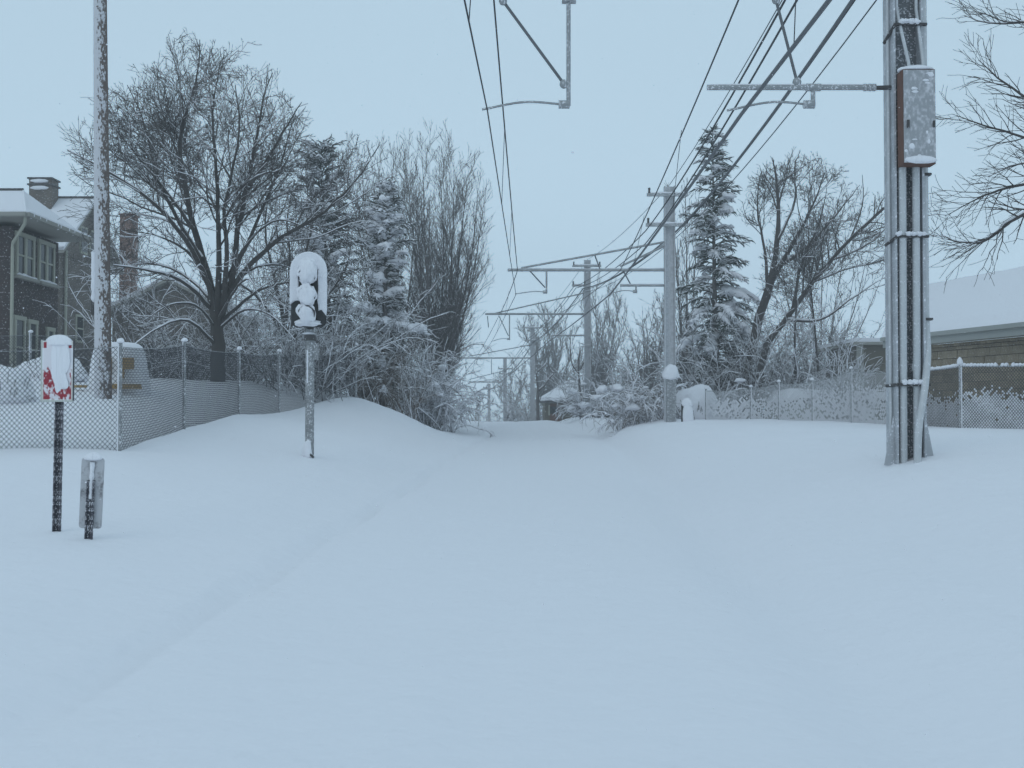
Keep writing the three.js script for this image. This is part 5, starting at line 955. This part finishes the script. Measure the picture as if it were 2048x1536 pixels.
// tan house wall seen through the trees left of the near mast
{
  const d = 48, xl = at(1716, 700, d).x, xr = at(1850, 700, d).x, y1 = at(0, 690, d).y, b = V((xl + xr) / 2, 0.9, -d);
  const g = thing('garage', 'plain tan wall of a garage behind the shrubs, left of the near mast', 'garage', b);
  part(g, 'wall', wallBox(xl, xr, 0.9, y1, -d, -d - 5), M.brownWall);
  const rf = part(g, 'roof', wallBox(xl - 0.3, xr + 0.3, y1, y1 + 0.12, -d + 0.3, -d - 5.3), M.trimGrey); part(rf, 'snow_cover', [wallBox(xl - 0.25, xr + 0.25, y1 + 0.12, y1 + 0.3, -d + 0.25, -d - 5.2)], M.snow);
  part(g, 'corner_board', box(xl + 0.08, (0.9 + y1) / 2, -d + 0.02, 0.3, y1 - 0.9, 0.06), M.trimGrey);
}
// low shed with snow slab behind the right fence
{
  const d = 36.5, xl = at(1565, 800, d).x, xr = at(1830, 800, d).x, y1 = at(0, 805, d).y, b = V((xl + xr) / 2, 0.95, -d);
  const g = thing('low_shed', 'long low pale shed under a thick snow slab, behind the right fence', 'shed', b);
  part(g, 'wall', wallBox(xl + 0.1, xr, 0.95, y1, -d, -d - 2.4), M.gutter);
  part(g, 'rail', [box((xl + xr) / 2, y1 + 0.03, -d + 0.06, xr - xl, 0.07, 0.1), box((xl + xr) / 2 - 0.4, y1 + 0.12, -d + 0.1, (xr - xl) * 0.62, 0.035, 0.05)], M.iron);
  for (const px of [1683, 1706, 1760]) { const x = at(px, 800, d).x; part(g, 'upright', box(x, (0.95 + y1 + 0.1) / 2, -d + 0.05, 0.09, y1 + 0.1 - 0.95, 0.07), M.galv); }
  const gb = new GB(), nx = 40, nz = 10; for (let j = 0; j <= nz; j++) for (let i = 0; i <= nx; i++) { const u = i / nx, v = j / nz, e = sstep(0, 0.09, u) * sstep(1.02, 0.9, u) * sstep(0, 0.18, v); const x = xl - 0.06 + (xr - xl + 0.1) * u, z = -d + 0.1 - 2.5 * v; gb.v(x, y1 + 0.06 + (0.42 - 0.14 * u) * e + 0.04 * n3(x, 2, z), z, 0, 1, 0, x, z); }
  for (let j = 0; j < nz; j++) for (let i = 0; i < nx; i++) { const a = j * (nx + 1) + i, c = a + nx + 1; gb.i.push(a, a + 1, c, a + 1, c + 1, c); }
  const q = gb.build(); q.computeVertexNormals(); part(g, 'snow_cover', q, M.snow);
}
// cabinet post with snow cap, and plastered marker, near the second mast
{
  const d = 34.2, b = atGround(1342, d, -0.2), top = at(0, 757, d).y, g = thing('cabinet_post', 'square grey cabinet post with a domed snow cap, in front of the second mast', 'cabinet', b);
  part(g, 'body', box(b.x, (b.y + top) / 2, b.z, 0.29, top - b.y, 0.26), M.galv); part(g, 'lid', box(b.x, top + 0.012, b.z, 0.33, 0.03, 0.3), M.iron);
  const sb = new GB(); sb.blob(V(b.x, top + 0.06, b.z), 0.25, 0.36, 0.22, 5, 0.3, true, 0.35); part(g, 'snow_cover', sb.build(), M.snow);
}
{
  const d = 33, b = atGround(1374, d, -0.2), top = at(0, 808, d).y, g = thing('marker_post', 'short marker plastered white with snow, just right of the cabinet post', 'marker', b);
  part(g, 'post', box(b.x - 0.15, (b.y + top) / 2, b.z, 0.05, top - b.y, 0.05), M.iron); part(g, 'plate', box(b.x, (b.y + top) / 2 + 0.1, b.z + 0.01, 0.3, top - b.y - 0.2, 0.03), M.galv);
  const sb = new GB(); sb.blob(V(b.x + 0.02, (b.y + top) / 2, b.z + 0.05), 0.17, (top - b.y) * 0.55, 0.08, 6, 0.15, true, 1); sb.blob(V(b.x, top - 0.02, b.z), 0.17, 0.2, 0.1, 7, 0.2, true, 0.4); part(g, 'snow_cover', sb.build(), M.snow);
}
{
  const d = 37, b = atGround(1392, d, -0.2), g = thing('snow_mound', 'rounded snow mound right of the cabinet post behind the fence', 'snow mound', b), sb = new GB(); sb.blob(b.clone().add(V(0, 0.55, 0)), 0.75, 0.75, 0.7, 9, 0.3, true, 0.8); part(g, 'snow_cover', sb.build(), M.snow);
  const tw = new GB(), R = rng(99); for (let k = 0; k < 60; k++) { const a = R() * 6.28, p = b.clone().add(V(Math.cos(a) * 0.5, 0.3 * R(), Math.abs(Math.sin(a)) * 0.5)); tw.tube([p, p.clone().add(V(Math.cos(a) * 0.3, 0.2 + 0.4 * R(), 0.25))], [0.01, 0.007], 3); } part(g, 'branches', tw.build(), M.bark);
}
// small far house with snow roof
{
  const d = 76, l = at(1078, 806, d), r = at(1190, 806, d), b = V((l.x + r.x) / 2, -0.5, -d), yE = l.y, g = thing('bungalow', 'small far house with a big pale snow roof, between the masts', 'house', b);
  part(g, 'wall', wallBox(l.x + 0.4, r.x, -0.5, yE, -d, -d - 5), M.brownWall);
  const yr = at(0, 768, d + 3).y, a = V(l.x, yE, -d + 0.7), c = V(r.x + 0.6, yE, -d + 0.7), e = V(r.x + 0.6, yr, -d - 3), f = V(l.x + 2.2, yr - 0.1, -d - 3);
  const rf = part(g, 'roof', slab(a, c, e, f, 0.12), M.iron); const up = V(0, 0.16, 0); part(rf, 'snow_cover', slab(a.clone().add(up), c.clone().add(up), e.clone().add(up), f.clone().add(up), 0.2), M.snow);
  const w = part(g, 'window', box(l.x + 1.0, yE - 0.5, -d + 0.03, 0.7, 0.7, 0.08), M.trim); part(w, 'pane', box(l.x + 1.0, yE - 0.5, -d + 0.08, 0.5, 0.5, 0.02), M.glass);
  part(g, 'door', box(at(1110, 815, d).x, yE - 0.75, -d + 0.04, 0.7, 1.4, 0.08), M.rust);
}

// ------------------------------------------------------------------ falling snow
{
  const N = 5200, R = rng(2024), geo = new THREE.IcosahedronGeometry(1, 0), m = new THREE.InstancedMesh(geo, M.treeSnow, N), o = new THREE.Object3D(); m.name = 'falling_snow';
  for (let k = 0; k < N; k++) { const d = 3.5 + 42 * Math.pow(R(), 0.7), x = (R() - 0.5) * 1.15 * d, y = EYE + (R() - 0.42) * 0.85 * d, s = 0.0026 + 0.0034 * R() * R() + 0.00008 * d; o.position.set(x, Math.max(y, groundY(x, -d) + 0.05), -d); o.rotation.set(R() * 6, R() * 6, R() * 6); o.scale.set(s, s * 0.8, s * 1.2); o.updateMatrix(); m.setMatrixAt(k, o.matrix); }
  m.userData = { kind: 'stuff', label: 'small white snowflakes falling through the air', category: 'snowflakes' }; scene.add(m);
}

scene.traverse((o) => { if (o.isMesh) { o.castShadow = true; o.receiveShadow = true; } });
renderer.render(scene, camera);
